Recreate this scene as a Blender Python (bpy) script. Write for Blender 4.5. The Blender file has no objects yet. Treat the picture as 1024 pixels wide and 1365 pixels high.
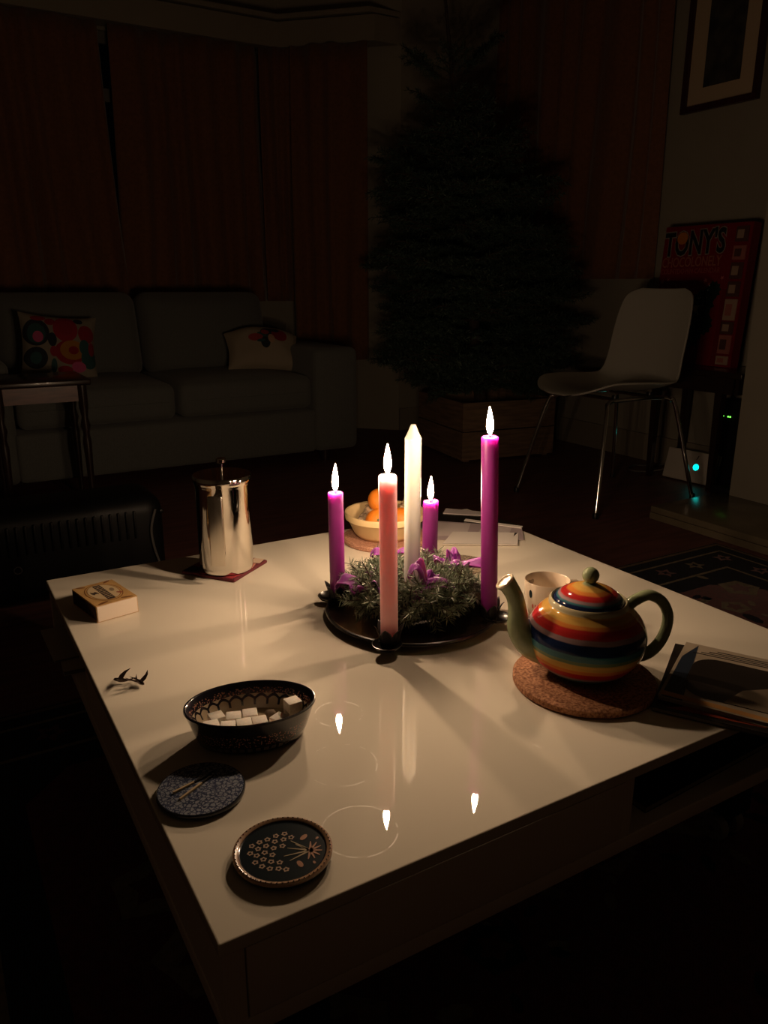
import bpy, math, random
from mathutils import Vector, Matrix, Euler

random.seed(7)
scene = bpy.context.scene
C = scene.collection
PI = math.pi

# ------------------------------------------------------------------ camera, world, exposure
cam_d = bpy.data.cameras.new('camera')
cam = bpy.data.objects.new('camera', cam_d)
C.objects.link(cam)
RT = Vector((0.861616, -0.507557, 0.001883))
DN = Vector((-0.140327, -0.241777, -0.960131))
FW = Vector((0.487777, 0.827000, -0.279543))
cm = Matrix((RT, -DN, -FW)).transposed().to_4x4()
cm.translation = Vector((-0.61874, -0.98354, 0.82810))
cam.matrix_world = cm
cam_d.sensor_fit = 'VERTICAL'
cam_d.sensor_height = 36.0
cam_d.lens = 1038.06 / 1365.0 * 36.0
cam_d.clip_start = 0.02
scene.camera = cam

w = bpy.data.worlds.new('night')
scene.world = w
w.use_nodes = True
w.node_tree.nodes['Background'].inputs[0].default_value = (0.25, 0.32, 0.5, 1)
w.node_tree.nodes['Background'].inputs[1].default_value = 0.0004   # night sky outside

scene.view_settings.view_transform = 'Standard'
scene.view_settings.look = 'None'
scene.view_settings.gamma = 1.0
scene.view_settings.use_curve_mapping = False
scene.view_settings.exposure = 0.0
scene.cycles.caustics_reflective = False
scene.cycles.caustics_refractive = False
scene.cycles.sample_clamp_indirect = 4.0
FLAME_STRENGTH = 800.0
FLAME_COLOR = (1.0, 0.675, 0.42)

# ------------------------------------------------------------------ materials
MATS = {}


def mat(name, col, rough=0.5, metal=0.0, var=0.0, scale=20.0, bump=0.0, bscale=None, spec=0.5, coat=0.0,
        sss=0.0, sss_r=(1, .5, .3), sss_scale=0.01, emit=None, estr=0.0, sheen=0.0, trans=0.0, col2=None, stretch=(1, 1, 1)):
    if name in MATS:
        return MATS[name]
    m = bpy.data.materials.new(name)
    m.use_nodes = True
    nt = m.node_tree
    b = nt.nodes['Principled BSDF']
    b.inputs['Base Color'].default_value = (*col, 1)
    b.inputs['Roughness'].default_value = rough
    b.inputs['Metallic'].default_value = metal
    b.inputs['Specular IOR Level'].default_value = spec
    if coat:
        b.inputs['Coat Weight'].default_value = coat
        b.inputs['Coat Roughness'].default_value = 0.04
    if sss:
        b.inputs['Subsurface Weight'].default_value = sss
        b.inputs['Subsurface Radius'].default_value = sss_r
        b.inputs['Subsurface Scale'].default_value = sss_scale
    if sheen:
        b.inputs['Sheen Weight'].default_value = sheen
    if trans:
        b.inputs['Transmission Weight'].default_value = trans
    if emit:
        b.inputs['Emission Color'].default_value = (*emit, 1)
        b.inputs['Emission Strength'].default_value = estr
    if var or bump or col2:
        tc = nt.nodes.new('ShaderNodeTexCoord')
        mp = nt.nodes.new('ShaderNodeMapping')
        mp.inputs['Scale'].default_value = stretch
        nt.links.new(tc.outputs['Object'], mp.inputs['Vector'])
        n = nt.nodes.new('ShaderNodeTexNoise')
        n.inputs['Scale'].default_value = scale
        n.inputs['Detail'].default_value = 4
        nt.links.new(mp.outputs[0], n.inputs['Vector'])
        if var or col2:
            r = nt.nodes.new('ShaderNodeValToRGB')
            a = col2 if col2 else tuple(c * (1 - var) for c in col)
            r.color_ramp.elements[0].position = 0.35
            r.color_ramp.elements[1].position = 0.65
            r.color_ramp.elements[0].color = (*a, 1)
            r.color_ramp.elements[1].color = (*[min(1, c * (1 + var)) for c in col], 1)
            nt.links.new(n.outputs[0], r.inputs[0])
            nt.links.new(r.outputs[0], b.inputs['Base Color'])
        if bump:
            n2 = nt.nodes.new('ShaderNodeTexNoise')
            n2.inputs['Scale'].default_value = bscale or scale
            n2.inputs['Detail'].default_value = 3
            nt.links.new(mp.outputs[0], n2.inputs['Vector'])
            bp = nt.nodes.new('ShaderNodeBump')
            bp.inputs['Strength'].default_value = bump
            bp.inputs['Distance'].default_value = 0.002
            nt.links.new(n2.outputs[0], bp.inputs['Height'])
            nt.links.new(bp.outputs[0], b.inputs['Normal'])
    MATS[name] = m
    return m


def bsdf(m):
    return m.node_tree.nodes['Principled BSDF']


class NG:
    """small helper for maths node chains"""
    def __init__(s, m):
        s.nt = m.node_tree

    def new(s, t):
        return s.nt.nodes.new(t)

    def put(s, v, sock):
        if isinstance(v, (int, float)):
            sock.default_value = v
        else:
            s.nt.links.new(v, sock)

    def math(s, op, a, b=0.0):
        n = s.new('ShaderNodeMath')
        n.operation = op
        s.put(a, n.inputs[0])
        s.put(b, n.inputs[1])
        return n.outputs[0]

    def mix(s, f, a, b):
        n = s.new('ShaderNodeMix')
        n.data_type = 'RGBA'
        s.put(f, n.inputs[0])
        for v, k in ((a, 6), (b, 7)):
            if isinstance(v, tuple):
                n.inputs[k].default_value = (*v, 1)
            else:
                s.nt.links.new(v, n.inputs[k])
        return n.outputs[2]

    def coords(s):
        tc = s.new('ShaderNodeTexCoord')
        sp = s.new('ShaderNodeSeparateXYZ')
        s.nt.links.new(tc.outputs['Object'], sp.inputs[0])
        return tc.outputs['Object'], sp.outputs[0], sp.outputs[1], sp.outputs[2]


def print_mat(name, base, shapes, axes=(0, 2), rough=0.9):
    """fabric print: coloured ellipses at fixed places of the cloth"""
    m = mat(name, base, rough)
    g = NG(m)
    vec, *xyz = g.coords()
    a, b = xyz[axes[0]], xyz[axes[1]]
    col = base
    for (cx, cy, rx, ry, c) in shapes:
        u = g.math('DIVIDE', g.math('SUBTRACT', a, cx), rx)
        v = g.math('DIVIDE', g.math('SUBTRACT', b, cy), ry)
        d = g.math('ADD', g.math('MULTIPLY', u, u), g.math('MULTIPLY', v, v))
        col = g.mix(g.math('LESS_THAN', d, 1.0), col, c)
    g.nt.links.new(col, bsdf(m).inputs['Base Color'])
    return m


# ------------------------------------------------------------------ mesh helpers
class MB:
    def __init__(s):
        s.v, s.f, s.m = [], [], []

    def add(s, vs, fs, mi=0):
        o = len(s.v)
        s.v.extend([tuple(p) for p in vs])
        s.f.extend([tuple(i + o for i in f) for f in fs])
        s.m.extend([mi] * len(fs))
        return s

    def box(s, c, d, mi=0, rz=0.0, taper=1.0):
        hx, hy, hz = d[0] / 2, d[1] / 2, d[2] / 2
        vs = []
        for z, t in ((-hz, taper), (hz, 1.0)):
            for x, y in ((-hx, -hy), (hx, -hy), (hx, hy), (-hx, hy)):
                x, y = x * t, y * t
                X = x * math.cos(rz) - y * math.sin(rz)
                Y = x * math.sin(rz) + y * math.cos(rz)
                vs.append((c[0] + X, c[1] + Y, c[2] + z))
        return s.add(vs, [(3, 2, 1, 0), (4, 5, 6, 7), (0, 1, 5, 4), (1, 2, 6, 5), (2, 3, 7, 6), (3, 0, 4, 7)], mi)

    def span(s, x0, x1, y0, y1, z0, z1, mi=0):
        return s.box(((x0 + x1) / 2, (y0 + y1) / 2, (z0 + z1) / 2), (abs(x1 - x0), abs(y1 - y0), abs(z1 - z0)), mi)

    def rbox(s, c, d, r, n=3, mi=0, fn=None):
        """box with rounded edges; fn(x,y,z) may deform it"""
        H = [k / 2 for k in d]
        ts = []
        for h in H:
            a = [-h + r * (1 - math.cos(i / n * PI / 2)) for i in range(n + 1)]
            mid = 5 if fn else 1
            b = [-h + r + (2 * h - 2 * r) * i / mid for i in range(1, mid)]
            ts.append(a + b + [-x for x in reversed(a)])
        for ax in range(3):
            u, v = (ax + 1) % 3, (ax + 2) % 3
            for sg in (-1, 1):
                vs, fs = [], []
                nu, nv = len(ts[u]), len(ts[v])
                for j in range(nv):
                    for i in range(nu):
                        q = [0, 0, 0]
                        q[ax], q[u], q[v] = sg * H[ax], ts[u][i], ts[v][j]
                        k = [max(-H[t] + r, min(H[t] - r, q[t])) for t in range(3)]
                        e = Vector([q[t] - k[t] for t in range(3)])
                        if e.length > 0:
                            e = e.normalized() * r
                        p = [k[t] + e[t] for t in range(3)]
                        if fn:
                            p = fn(*p)
                        vs.append((p[0] + c[0], p[1] + c[1], p[2] + c[2]))
                for j in range(nv - 1):
                    for i in range(nu - 1):
                        q = (j * nu + i, j * nu + i + 1, (j + 1) * nu + i + 1, (j + 1) * nu + i)
                        fs.append(q if sg > 0 else q[::-1])
                s.add(vs, fs, mi)
        return s

    def lathe(s, prof, seg=32, c=(0, 0, 0), mi=0, ex=1.0, ey=1.0):
        vs, fs = [], []
        for r, z in prof:
            r = max(r, 1e-5)
            for i in range(seg):
                a = 2 * PI * i / seg
                vs.append((c[0] + r * ex * math.cos(a), c[1] + r * ey * math.sin(a), c[2] + z))
        for j in range(len(prof) - 1):
            for i in range(seg):
                k = (i + 1) % seg
                fs.append((j * seg + i, j * seg + k, (j + 1) * seg + k, (j + 1) * seg + i))
        return s.add(vs, fs, mi)

    def tube(s, path, rad, seg=10, mi=0, closed=False, flat=1.0):
        P = [Vector(p) for p in path]
        n = len(P)
        if isinstance(rad, (int, float)):
            rad = [rad] * n
        vs, fs = [], []
        nrm = None
        for i, p in enumerate(P):
            if closed:
                t = P[(i + 1) % n] - P[i - 1]
            else:
                t = P[min(i + 1, n - 1)] - P[max(i - 1, 0)]
            t.normalize()
            if nrm is None:
                nrm = t.orthogonal().normalized()
                if abs(t.z) < 0.95:
                    nrm = (Vector((0, 0, 1)) - t * t.z).normalized()
            else:
                nrm = (nrm - t * nrm.dot(t))
                nrm = nrm.normalized() if nrm.length > 1e-6 else t.orthogonal().normalized()
            bn = t.cross(nrm)
            for k in range(seg):
                a = 2 * PI * k / seg
                q = p + nrm * (math.cos(a) * rad[i] * flat) + bn * (math.sin(a) * rad[i])
                vs.append(tuple(q))
        m = n if closed else n - 1
        for i in range(m):
            j = (i + 1) % n
            for k in range(seg):
                l = (k + 1) % seg
                fs.append((i * seg + k, i * seg + l, j * seg + l, j * seg + k))
        if not closed:
            fs.append(tuple(reversed(range(seg))))
            fs.append(tuple((n - 1) * seg + k for k in range(seg)))
        return s.add(vs, fs, mi)

    def grid(s, nu, nv, fn, mi=0):
        vs = [fn(i / nu, j / nv) for j in range(nv + 1) for i in range(nu + 1)]
        W = nu + 1
        fs = [(j * W + i, j * W + i + 1, (j + 1) * W + i + 1, (j + 1) * W + i) for j in range(nv) for i in range(nu)]
        return s.add(vs, fs, mi)

    def poly(s, pts, z, mi=0, h=0.0):
        """flat outline; with h a prism z..z+h"""
        n = len(pts)
        if not h:
            return s.add([(x, y, z) for x, y in pts], [tuple(range(n))], mi)
        vs = [(x, y, z) for x, y in pts] + [(x, y, z + h) for x, y in pts]
        fs = [tuple(reversed(range(n))), tuple(range(n, 2 * n))]
        fs += [(i, (i + 1) % n, n + (i + 1) % n, n + i) for i in range(n)]
        return s.add(vs, fs, mi)

    def disc(s, cx, cy, z, rx, ry=None, mi=0, n=20, rot=0.0):
        ry = ry or rx
        ca, sa = math.cos(rot), math.sin(rot)
        return s.poly([(cx + rx * math.cos(2 * PI * i / n) * ca - ry * math.sin(2 * PI * i / n) * sa,
                        cy + rx * math.cos(2 * PI * i / n) * sa + ry * math.sin(2 * PI * i / n) * ca) for i in range(n)], z, mi)

    def ring(s, cx, cy, z, r0, r1, mi=0, n=48, ex=1.0, ey=1.0):
        vs, fs = [], []
        for i in range(n):
            a = 2 * PI * i / n
            for r in (r0, r1):
                vs.append((cx + r * ex * math.cos(a), cy + r * ey * math.sin(a), z))
        for i in range(n):
            j = (i + 1) % n
            fs.append((2 * i, 2 * i + 1, 2 * j + 1, 2 * j))
        return s.add(vs, fs, mi)

    def sphere(s, c, r, seg=20, rings=12, mi=0, sx=1, sy=1, sz=1):
        pr = [(r * math.sin(PI * i / rings), -r * sz * math.cos(PI * i / rings)) for i in range(rings + 1)]
        return s.lathe(pr, seg, c, mi, sx, sy)

    def build(s, name, mats, parent=None, loc=(0, 0, 0), smooth=True, angle=40):
        me = bpy.data.meshes.new(name)
        me.from_pydata(s.v, [], s.f)
        for k in (mats if isinstance(mats, (list, tuple)) else [mats]):
            me.materials.append(k)
        me.polygons.foreach_set('material_index', s.m)
        me.update()
        if smooth:
            me.shade_smooth()
            me.set_sharp_from_angle(angle=math.radians(angle))
        o = bpy.data.objects.new(name, me)
        C.objects.link(o)
        o.location = loc
        if parent:
            o.parent = parent
        return o


def tag(o, label, cat, group=None):
    o['label'] = label
    o['category'] = cat
    if group:
        o['group'] = group
    return o


def thing(name, label, cat, loc=(0, 0, 0), rz=0.0, group=None):
    o = bpy.data.objects.new(name, None)
    o.empty_display_size = 0.05
    C.objects.link(o)
    o.location = loc
    o.rotation_euler = (0, 0, rz)
    return tag(o, label, cat, group)


def struct(o):
    o['kind'] = 'structure'
    return o


def frame(o, loc, X, Y):
    X = Vector(X).normalized()
    Y = Vector(Y)
    Y = (Y - X * Y.dot(X)).normalized()
    Z = X.cross(Y)
    m = Matrix((X, Y, Z)).transposed().to_4x4()
    m.translation = Vector(loc)
    o.matrix_world = m


def text_part(name, body, size, m, parent, loc, rz=0.0, ext=0.0004, sx=1.0, offset=0.0, align='CENTER'):
    cu = bpy.data.curves.new(name, 'FONT')
    cu.body = body
    cu.size = size
    cu.extrude = ext
    cu.offset = offset
    cu.align_x = align
    cu.align_y = 'CENTER'
    cu.resolution_u = 3
    t = bpy.data.objects.new(name, cu)
    C.objects.link(t)
    bpy.context.view_layer.update()
    me = bpy.data.meshes.new_from_object(t.evaluated_get(bpy.context.evaluated_depsgraph_get()))
    bpy.data.objects.remove(t)
    me.name = name
    me.materials.clear()
    me.materials.append(m)
    o = bpy.data.objects.new(name, me)
    C.objects.link(o)
    o.parent = parent
    o.location = loc
    o.rotation_euler = (0, 0, rz)
    o.scale = (sx, 1, 1)
    return o


def copy_tree(o, parent=None):
    c = o.copy()
    C.objects.link(c)
    if parent:
        c.parent = parent
    for ch in [k for k in o.children]:
        copy_tree(ch, c)
    return c


def spline(pts, n=6):
    """Catmull-Rom through points (tuples of any length)"""
    out = []
    P = [pts[0]] + list(pts) + [pts[-1]]
    for i in range(1, len(P) - 2):
        for k in range(n):
            t = k / n
            out.append(tuple(0.5 * ((2 * b) + (-a + c) * t + (2 * a - 5 * b + 4 * c - d) * t * t + (-a + 3 * b - 3 * c + d) * t ** 3)
                             for a, b, c, d in zip(P[i - 1], P[i], P[i + 1], P[i + 2])))
    out.append(tuple(pts[-1]))
    return out


# ------------------------------------------------------------------ palette
wall_m = mat('wall_paint', (0.29, 0.26, 0.205), 0.85, var=0.03, scale=6, bump=0.15, bscale=180)
ceil_m = mat('ceiling_paint', (0.28, 0.25, 0.20), 0.9, var=0.02, scale=4)
trim_m = mat('trim_paint', (0.27, 0.235, 0.18), 0.5, var=0.03, scale=8)
floor_m = mat('floor_varnish', (0.155, 0.062, 0.052), 0.5, var=0.25, scale=6, stretch=(1, 8, 1))
curtain_m = mat('curtain_cloth', (0.19, 0.080, 0.036), 0.95, var=0.12, scale=60, sheen=0.2)
sofa_m = mat('sofa_weave', (0.13, 0.135, 0.125), 0.95, var=0.1, scale=250, bump=0.4, bscale=600, sheen=0.2)
white_gloss = mat('white_lacquer', (0.80, 0.76, 0.68), 0.16, spec=0.5, coat=1.0)
white_side = mat('white_foil', (0.80, 0.72, 0.64), 0.4)
black_metal = mat('black_metal', (0.012, 0.01, 0.01), 0.28, metal=0.0, spec=0.8, var=0.2, scale=80)
chrome = mat('chrome', (0.75, 0.74, 0.72), 0.12, metal=1.0)
steel = mat('polished_steel', (0.80, 0.76, 0.70), 0.06, metal=1.0, bump=0.03, bscale=40)
dark_wood = mat('dark_wood', (0.025, 0.012, 0.008), 0.3, var=0.3, scale=30, stretch=(1, 1, 8), coat=0.3)
black_plastic = mat('black_plastic', (0.008, 0.008, 0.009), 0.35)
cork = mat('cork', (0.50, 0.24, 0.12), 0.9, col2=(0.20, 0.07, 0.03), var=0.15, scale=270, bump=0.5, bscale=300)
paper_white = mat('white_paper', (0.75, 0.70, 0.65), 0.7)
ink_dark = mat('dark_ink', (0.012, 0.011, 0.011), 0.6)


# ------------------------------------------------------------------ room shell
def quad_wall(name, p0, p1, z0, z1, m, th=0.1, hole=None):
    """wall from p0 to p1 (room on the left of the direction p0->p1 reversed); thickness goes outward"""
    d = Vector((p1[0] - p0[0], p1[1] - p0[1], 0))
    L = d.length
    d.normalize()
    n = Vector((-d.y, d.x, 0))     # outward
    b = MB()

    def seg(a0, a1, h0, h1):
        if a1 - a0 < 1e-4 or h1 - h0 < 1e-4:
            return
        q = [Vector((p0[0], p0[1], 0)) + d * a for a in (a0, a1)]
        vs = []
        for z in (h0, h1):
            vs += [(*q[0].xy, z), (*q[1].xy, z), (*(q[1] + n * th).xy, z), (*(q[0] + n * th).xy, z)]
        b.add(vs, [(3, 2, 1, 0), (4, 5, 6, 7), (0, 1, 5, 4), (1, 2, 6, 5), (2, 3, 7, 6), (3, 0, 4, 7)])
    if hole:
        a0, a1, h0, h1 = hole
        seg(0, a0, z0, z1)
        seg(a1, L, z0, z1)
        seg(a0, a1, z0, h0)
        seg(a0, a1, h1, z1)
    else:
        seg(0, L, z0, z1)
    return struct(b.build(name, m, smooth=False))


CEIL = 2.6
XL, XR, YB, YF = -2.4, 2.42, 3.42, -2.6
P1, P2 = (1.30, 3.42), (1.79, 2.93)
struct(MB().span(XL - .1, XR + .1, YF - .1, YB + .1, -0.1, 0).build('floor', floor_m, smooth=False))
struct(MB().span(XL - .1, XR + .1, YF - .1, YB + .1, CEIL, CEIL + .1).build('ceiling', ceil_m, smooth=False))
quad_wall('wall_back', (XL, YB), P1, 0, CEIL, wall_m, hole=(1.0, 3.6, 0.85, 2.02))
quad_wall('wall_bay', P1, P2, 0, CEIL, wall_m, hole=(0.06, 0.46, 0.85, 2.02))
quad_wall('wall_alcove', P2, (XR, 2.93), 0, CEIL, wall_m)
quad_wall('wall_right', (XR, 2.93), (XR, YF), 0, CEIL, wall_m)
quad_wall('wall_front', (XR, YF), (XL, YF), 0, CEIL, wall_m)
quad_wall('wall_left', (XL, YF), (XL, YB), 0, CEIL, wall_m)
struct(MB().span(2.02, XR - .001, -1.6, 0.852, 0, CEIL - .001).build('wall_chimney', wall_m, smooth=False))

# windows behind the curtains
glass_m = mat('window_glass', (0.9, 0.92, 0.95), 0.02, trans=1.0)
frame_m = mat('window_frame_paint', (0.16, 0.15, 0.13), 0.5)


def window(name, p0, d, L, z0, z1, bars, rails):
    d = Vector(d).normalized()
    root = bpy.data.objects.new(name, None)
    C.objects.link(root)
    root.location = (p0[0], p0[1], 0)
    root.rotation_euler = (0, 0, math.atan2(d.y, d.x))
    struct(root)
    b = MB()
    b.span(0, L, .03, .08, z0, z0 + .05).span(0, L, .03, .08, z1 - .05, z1).span(0, .05, .03, .08, z0 + .05, z1 - .05).span(L - .05, L, .03, .08, z0 + .05, z1 - .05)
    b.build('window_frame', frame_m, root, smooth=False)
    for x in bars:
        MB().span(x - .025, x + .025, .031, .079, z0 + .05, z1 - .05).build('window_bar', frame_m, root, smooth=False)
    for z in rails:
        MB().span(.05, L - .05, .034, .076, z - .03, z + .03).build('window_rail', frame_m, root, smooth=False)
    xs = [.05] + list(bars) + [L - .05]
    for i in range(len(xs) - 1):
        MB().span(xs[i] + .02, xs[i + 1] - .02, .052, .056, z0 + .04, z1 - .04).build('pane', glass_m, root, smooth=False)


window('window_1', (XL + 1.0, YB), (1, 0), 2.6, 0.85, 2.02, (0.87, 1.73), (1.74,))
sd = 1 / math.sqrt(2)
window('window_2', (P1[0] + .06 * sd, P1[1] - .06 * sd), (1, -1), 0.4, 0.85, 2.02, (), (1.74,))

# pelmet board that follows the bay, rail above it, skirting
def bay_board(name, off, z0, z1, m, th):
    # polyline offset into the room by off (front face), thickness th
    def line(o):
        k = o * (math.sqrt(2) - 1)
        return [(XL, YB - o), (P1[0] - k, YB - o), (P1[0] - k + (YB - o - 2.93 - 0.0) , 2.93)]
    f, bk = line(off), line(off - th)
    b = MB()
    for i in range(2):
        vs = []
        for z in (z0, z1):
            vs += [(*f[i], z), (*f[i + 1], z), (*bk[i + 1], z), (*bk[i], z)]
        b.add(vs, [(3, 2, 1, 0), (4, 5, 6, 7), (0, 1, 5, 4), (1, 2, 6, 5), (2, 3, 7, 6), (3, 0, 4, 7)])
    return struct(b.build(name, m, smooth=False))


bay_board('trim_1', 0.115, 2.035, 2.155, trim_m, 0.112)
bay_board('trim_2', 0.135, 2.162, 2.185, trim_m, 0.132)
struct(MB().span(P2[0] - .0, XR - .002, 2.915, 2.929, 0.001, 0.13).build('baseboard_alcove', trim_m, smooth=False))
struct(MB().span(XR - .016, XR - .002, 0.86, 2.91, 0.001, 0.13).build('baseboard_right', trim_m, smooth=False))
struct(MB().span(XL + .002, P1[0] - .01, YB - .016, YB - .002, 0.001, 0.13).build('baseboard_back', trim_m, smooth=False))


# ------------------------------------------------------------------ curtains
def curtain(name, label, p0, p1, z0, z1, pleats, amp, seed, gather0=0.0, gather1=0.0, group='orange-brown curtains'):
    rnd = random.Random(seed)
    d = Vector((p1[0] - p0[0], p1[1] - p0[1], 0))
    L = d.length
    d.normalize()
    n = Vector((-d.y, d.x, 0))
    ph = [rnd.uniform(-.5, .5) for _ in range(40)]

    def fn(u, v):
        x = u * L
        # the free edges hang a little out of line towards the hem
        x += (gather0 * (1 - u) + gather1 * u) * (1 - v) ** 1.5
        k = u * pleats + .22 * math.sin(u * pleats * 1.9 + seed) + .10 * math.sin(3 * v + 5 * u + seed)
        i = int(k) % 39
        off = amp * (0.55 + 0.45 * (1 - v)) * (math.sin(2 * PI * k + ph[i] * .6) + 0.35 * math.sin(4.3 * PI * k + ph[i]) * (1 - v))
        off += amp * .5 * math.sin(u * 9 + v * 3 + seed)
        q = Vector((p0[0], p0[1], 0)) + d * x + n * off
        return (q.x, q.y, z0 + (z1 - z0) * v)
    o = MB().grid(int(pleats * 10), 14, fn).build(name, curtain_m, angle=80)
    md = o.modifiers.new('thickness', 'SOLIDIFY')
    md.thickness = 0.003
    tag(o, label, 'curtain', group)
    return o


curtain('curtain', 'leftmost orange-brown curtain behind the sofa, left of the window gap', (-0.85, 3.345), (0.335, 3.345), 0.74, 2.034, 9, .030, 1, 0, 0.045)
curtain('curtain', 'wide orange-brown curtain just right of the dark window gap', (0.385, 3.345), (1.158, 3.345), 0.74, 2.034, 6, .030, 2, -0.02, 0)
curtain('curtain', 'narrow orange-brown curtain in the bay corner above the sofa arm', (1.160, 3.350), (1.31, 3.27), 0.74, 2.034, 2, .022, 3, 0, 0)
curtain('curtain', 'long orange-brown curtain on the angled bay wall beside the fir tree', (1.29, 3.24), (1.60, 2.955), 0.42, 2.034, 3, .024, 4, 0, 0)
curtain('curtain', 'red-brown curtain on the right wall behind the fir tree', (2.37, 2.86), (2.37, 1.66), 0.86, 2.38, 8, .028, 5, 0, 0)

# ------------------------------------------------------------------ hearth
hs = mat('hearth_stone', (0.16, 0.13, 0.085), 0.22, var=0.25, scale=5)
hroot = struct(bpy.data.objects.new('trim_3', None))
C.objects.link(hroot)
MB().span(1.645, 2.018, -1.55, 0.89, 0.002, 0.03).build('hearth_bed', mat('mortar', (.1, .08, .06), .9), hroot, smooth=False)
ys = [-1.56, -1.07, -0.58, -0.09, 0.40, 0.9]
for i in range(5):
    MB().rbox((1.8265, (ys[i] + ys[i + 1]) / 2, 0.038), (0.387, ys[i + 1] - ys[i] - .004, 0.024), 0.004, 2).build('hearth_tile', hs, hroot)
for i in range(5):
    MB().box((1.639, (ys[i] + ys[i + 1]) / 2, 0.0135), (0.012, ys[i + 1] - ys[i] - .004, 0.024)).build('hearth_tile', hs, hroot, smooth=False)

# ------------------------------------------------------------------ rug
rug_red = mat('rug_wool_red', (0.11, 0.008, 0.012), 0.95, var=0.3, scale=90, sheen=0.2)
rug_navy = mat('rug_wool_navy', (0.011, 0.012, 0.024), 0.95, var=0.4, scale=90)
rug_cream = mat('rug_wool_cream', (0.22, 0.18, 0.125), 0.95, var=0.2, scale=90)
rug_edge = mat('rug_fringe', (0.16, 0.11, 0.07), 0.95, var=0.2, scale=200)
rug = thing('patterned_rug', 'dark red and navy oriental rug under the coffee table', 'rug', (0.39, -0.42, 0.001))
RX, RY = 1.2, 1.0
MB().rbox((0, 0, .0016), (2 * RX, 2 * RY, .0032), .0012, 2).build('pile', rug_navy, rug)
b = MB()
z = .0034
def rframe(b, hx, hy, wd, z, mi):
    b.poly([(-hx, -hy), (hx, -hy), (hx, -hy + wd), (-hx, -hy + wd)], z, mi)
    b.poly([(-hx, hy - wd), (hx, hy - wd), (hx, hy), (-hx, hy)], z, mi)
    b.poly([(-hx, -hy + wd), (-hx + wd, -hy + wd), (-hx + wd, hy - wd), (-hx, hy - wd)], z, mi)
    b.poly([(hx - wd, -hy + wd), (hx, -hy + wd), (hx, hy - wd), (hx - wd, hy - wd)], z, mi)
rframe(b, RX - .006, RY - .006, .012, z, 3)
rframe(b, RX - .055, RY - .055, .009, z, 2)
rframe(b, RX - .165, RY - .165, .010, z, 2)
b.poly([(-RX + .24, -RY + .32), (-RX + .32, -RY + .24), (RX - .32, -RY + .24), (RX - .24, -RY + .32),
        (RX - .24, RY - .34), (RX - .34, RY - .24), (-RX + .32, RY - .24), (-RX + .24, RY - .32)], z, 0)
rnd = random.Random(3)
def flower(b, cx, cy, r, z, mi, n=6, ph=0.0, inner=.5):
    b.poly([(cx + r * (1 if k % 2 == 0 else inner) * math.cos(ph + PI * k / n), cy + r * (1 if k % 2 == 0 else inner) * math.sin(ph + PI * k / n)) for k in range(2 * n)], z, mi)
for k in range(60):      # border motifs
    t = k / 60
    per = 2 * (2 * RX - .22 + 2 * RY - .22)
    s_ = t * per
    ax, ay = 2 * RX - .22, 2 * RY - .22
    if s_ < ax: q = (-ax / 2 + s_, -ay / 2)
    elif s_ < ax + ay: q = (ax / 2, -ay / 2 + s_ - ax)
    elif s_ < 2 * ax + ay: q = (ax / 2 - (s_ - ax - ay), ay / 2)
    else: q = (-ax / 2, ay / 2 - (s_ - 2 * ax - ay))
    flower(b, q[0], q[1], .033, z + .0002, k % 3 == 1 and 2 or 0, 5, k)
    flower(b, q[0], q[1], .014, z + .0004, 1, 4, k)
for (fx, fy, r, mi) in [(0.91, 0.70, .07, 2), (0.78, 0.62, .05, 2), (0.99, 0.42, .10, 1), (0.72, 0.36, .12, 1), (0.85, 0.2, .06, 2)] + \
        [(rnd.uniform(-.9, .9), rnd.uniform(-.7, .7), rnd.uniform(.03, .09), rnd.choice((1, 2, 1))) for _ in range(45)]:
    flower(b, fx, fy, r * .85, z + .0003, mi, 5, rnd.random(), .78)
    flower(b, fx, fy, r * .5, z + .0006, 0 if mi != 0 else 1, 5, rnd.random(), .6)
    for q in range(5):
        a = rnd.uniform(0, 2 * PI)
        b.disc(fx + math.cos(a) * r * 1.6, fy + math.sin(a) * r * 1.6, z + .0002, r * .28, r * .14, 2 if q % 2 else 1, 8, a)
b.build('woven_pattern', [rug_red, rug_navy, rug_cream, rug_edge], rug, smooth=False)

# ------------------------------------------------------------------ sofa and its cushions
sofa = thing('sofa', 'dark grey fabric two-seat sofa under the curtained window', 'sofa', (0.33, 2.80, 0))
SX0, SX1 = -0.90, 0.885         # local x range
def puff(a):
    def fn(x, y, z):
        return (x, y, z)
    return fn
MB().rbox((-.01, -.02, .16), (1.31, .86, .20), .02, 3).build('base', sofa_m, sofa)
for sx, nm in ((-1, 'arm'), (1, 'arm')):
    MB().rbox((sx * .765 - .008, -.0, .30), (.235, .90, .49), .035, 4).build('arm', sofa_m, sofa)
MB().rbox((-.01, .365, .45), (1.31, .17, .62), .04, 4).build('back_frame', sofa_m, sofa)
for k, cx in enumerate((-.332, .315)):
    w_ = .63
    def fn(x, y, z, w_=w_):
        e = (1 - (x / (w_ / 2)) ** 4) * (1 - (y / .36) ** 4)
        return (x, y, z + (.018 * e if z > 0 else 0))
    c = MB().rbox((cx, -.085, .345), (w_, .72, .15), .035, 4, fn=fn).build('seat_cushion', sofa_m, sofa, angle=60)
    MB().tube([(cx - .29, -.447, .345), (cx + .29, -.447, .345)], .003, 6).build('piping', sofa_m, c)
    def fb(x, y, z):
        e = max(0, (1 - (x / .32) ** 4)) * max(0, (1 - (z / .2) ** 4))
        return (x, y - (.05 * e if y < 0 else 0) + z * .25, z)
    MB().rbox((cx, .18, .60), (.635, .17, .39), .06, 4, fn=fb).build('back_cushion', sofa_m, sofa, angle=60)
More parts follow.
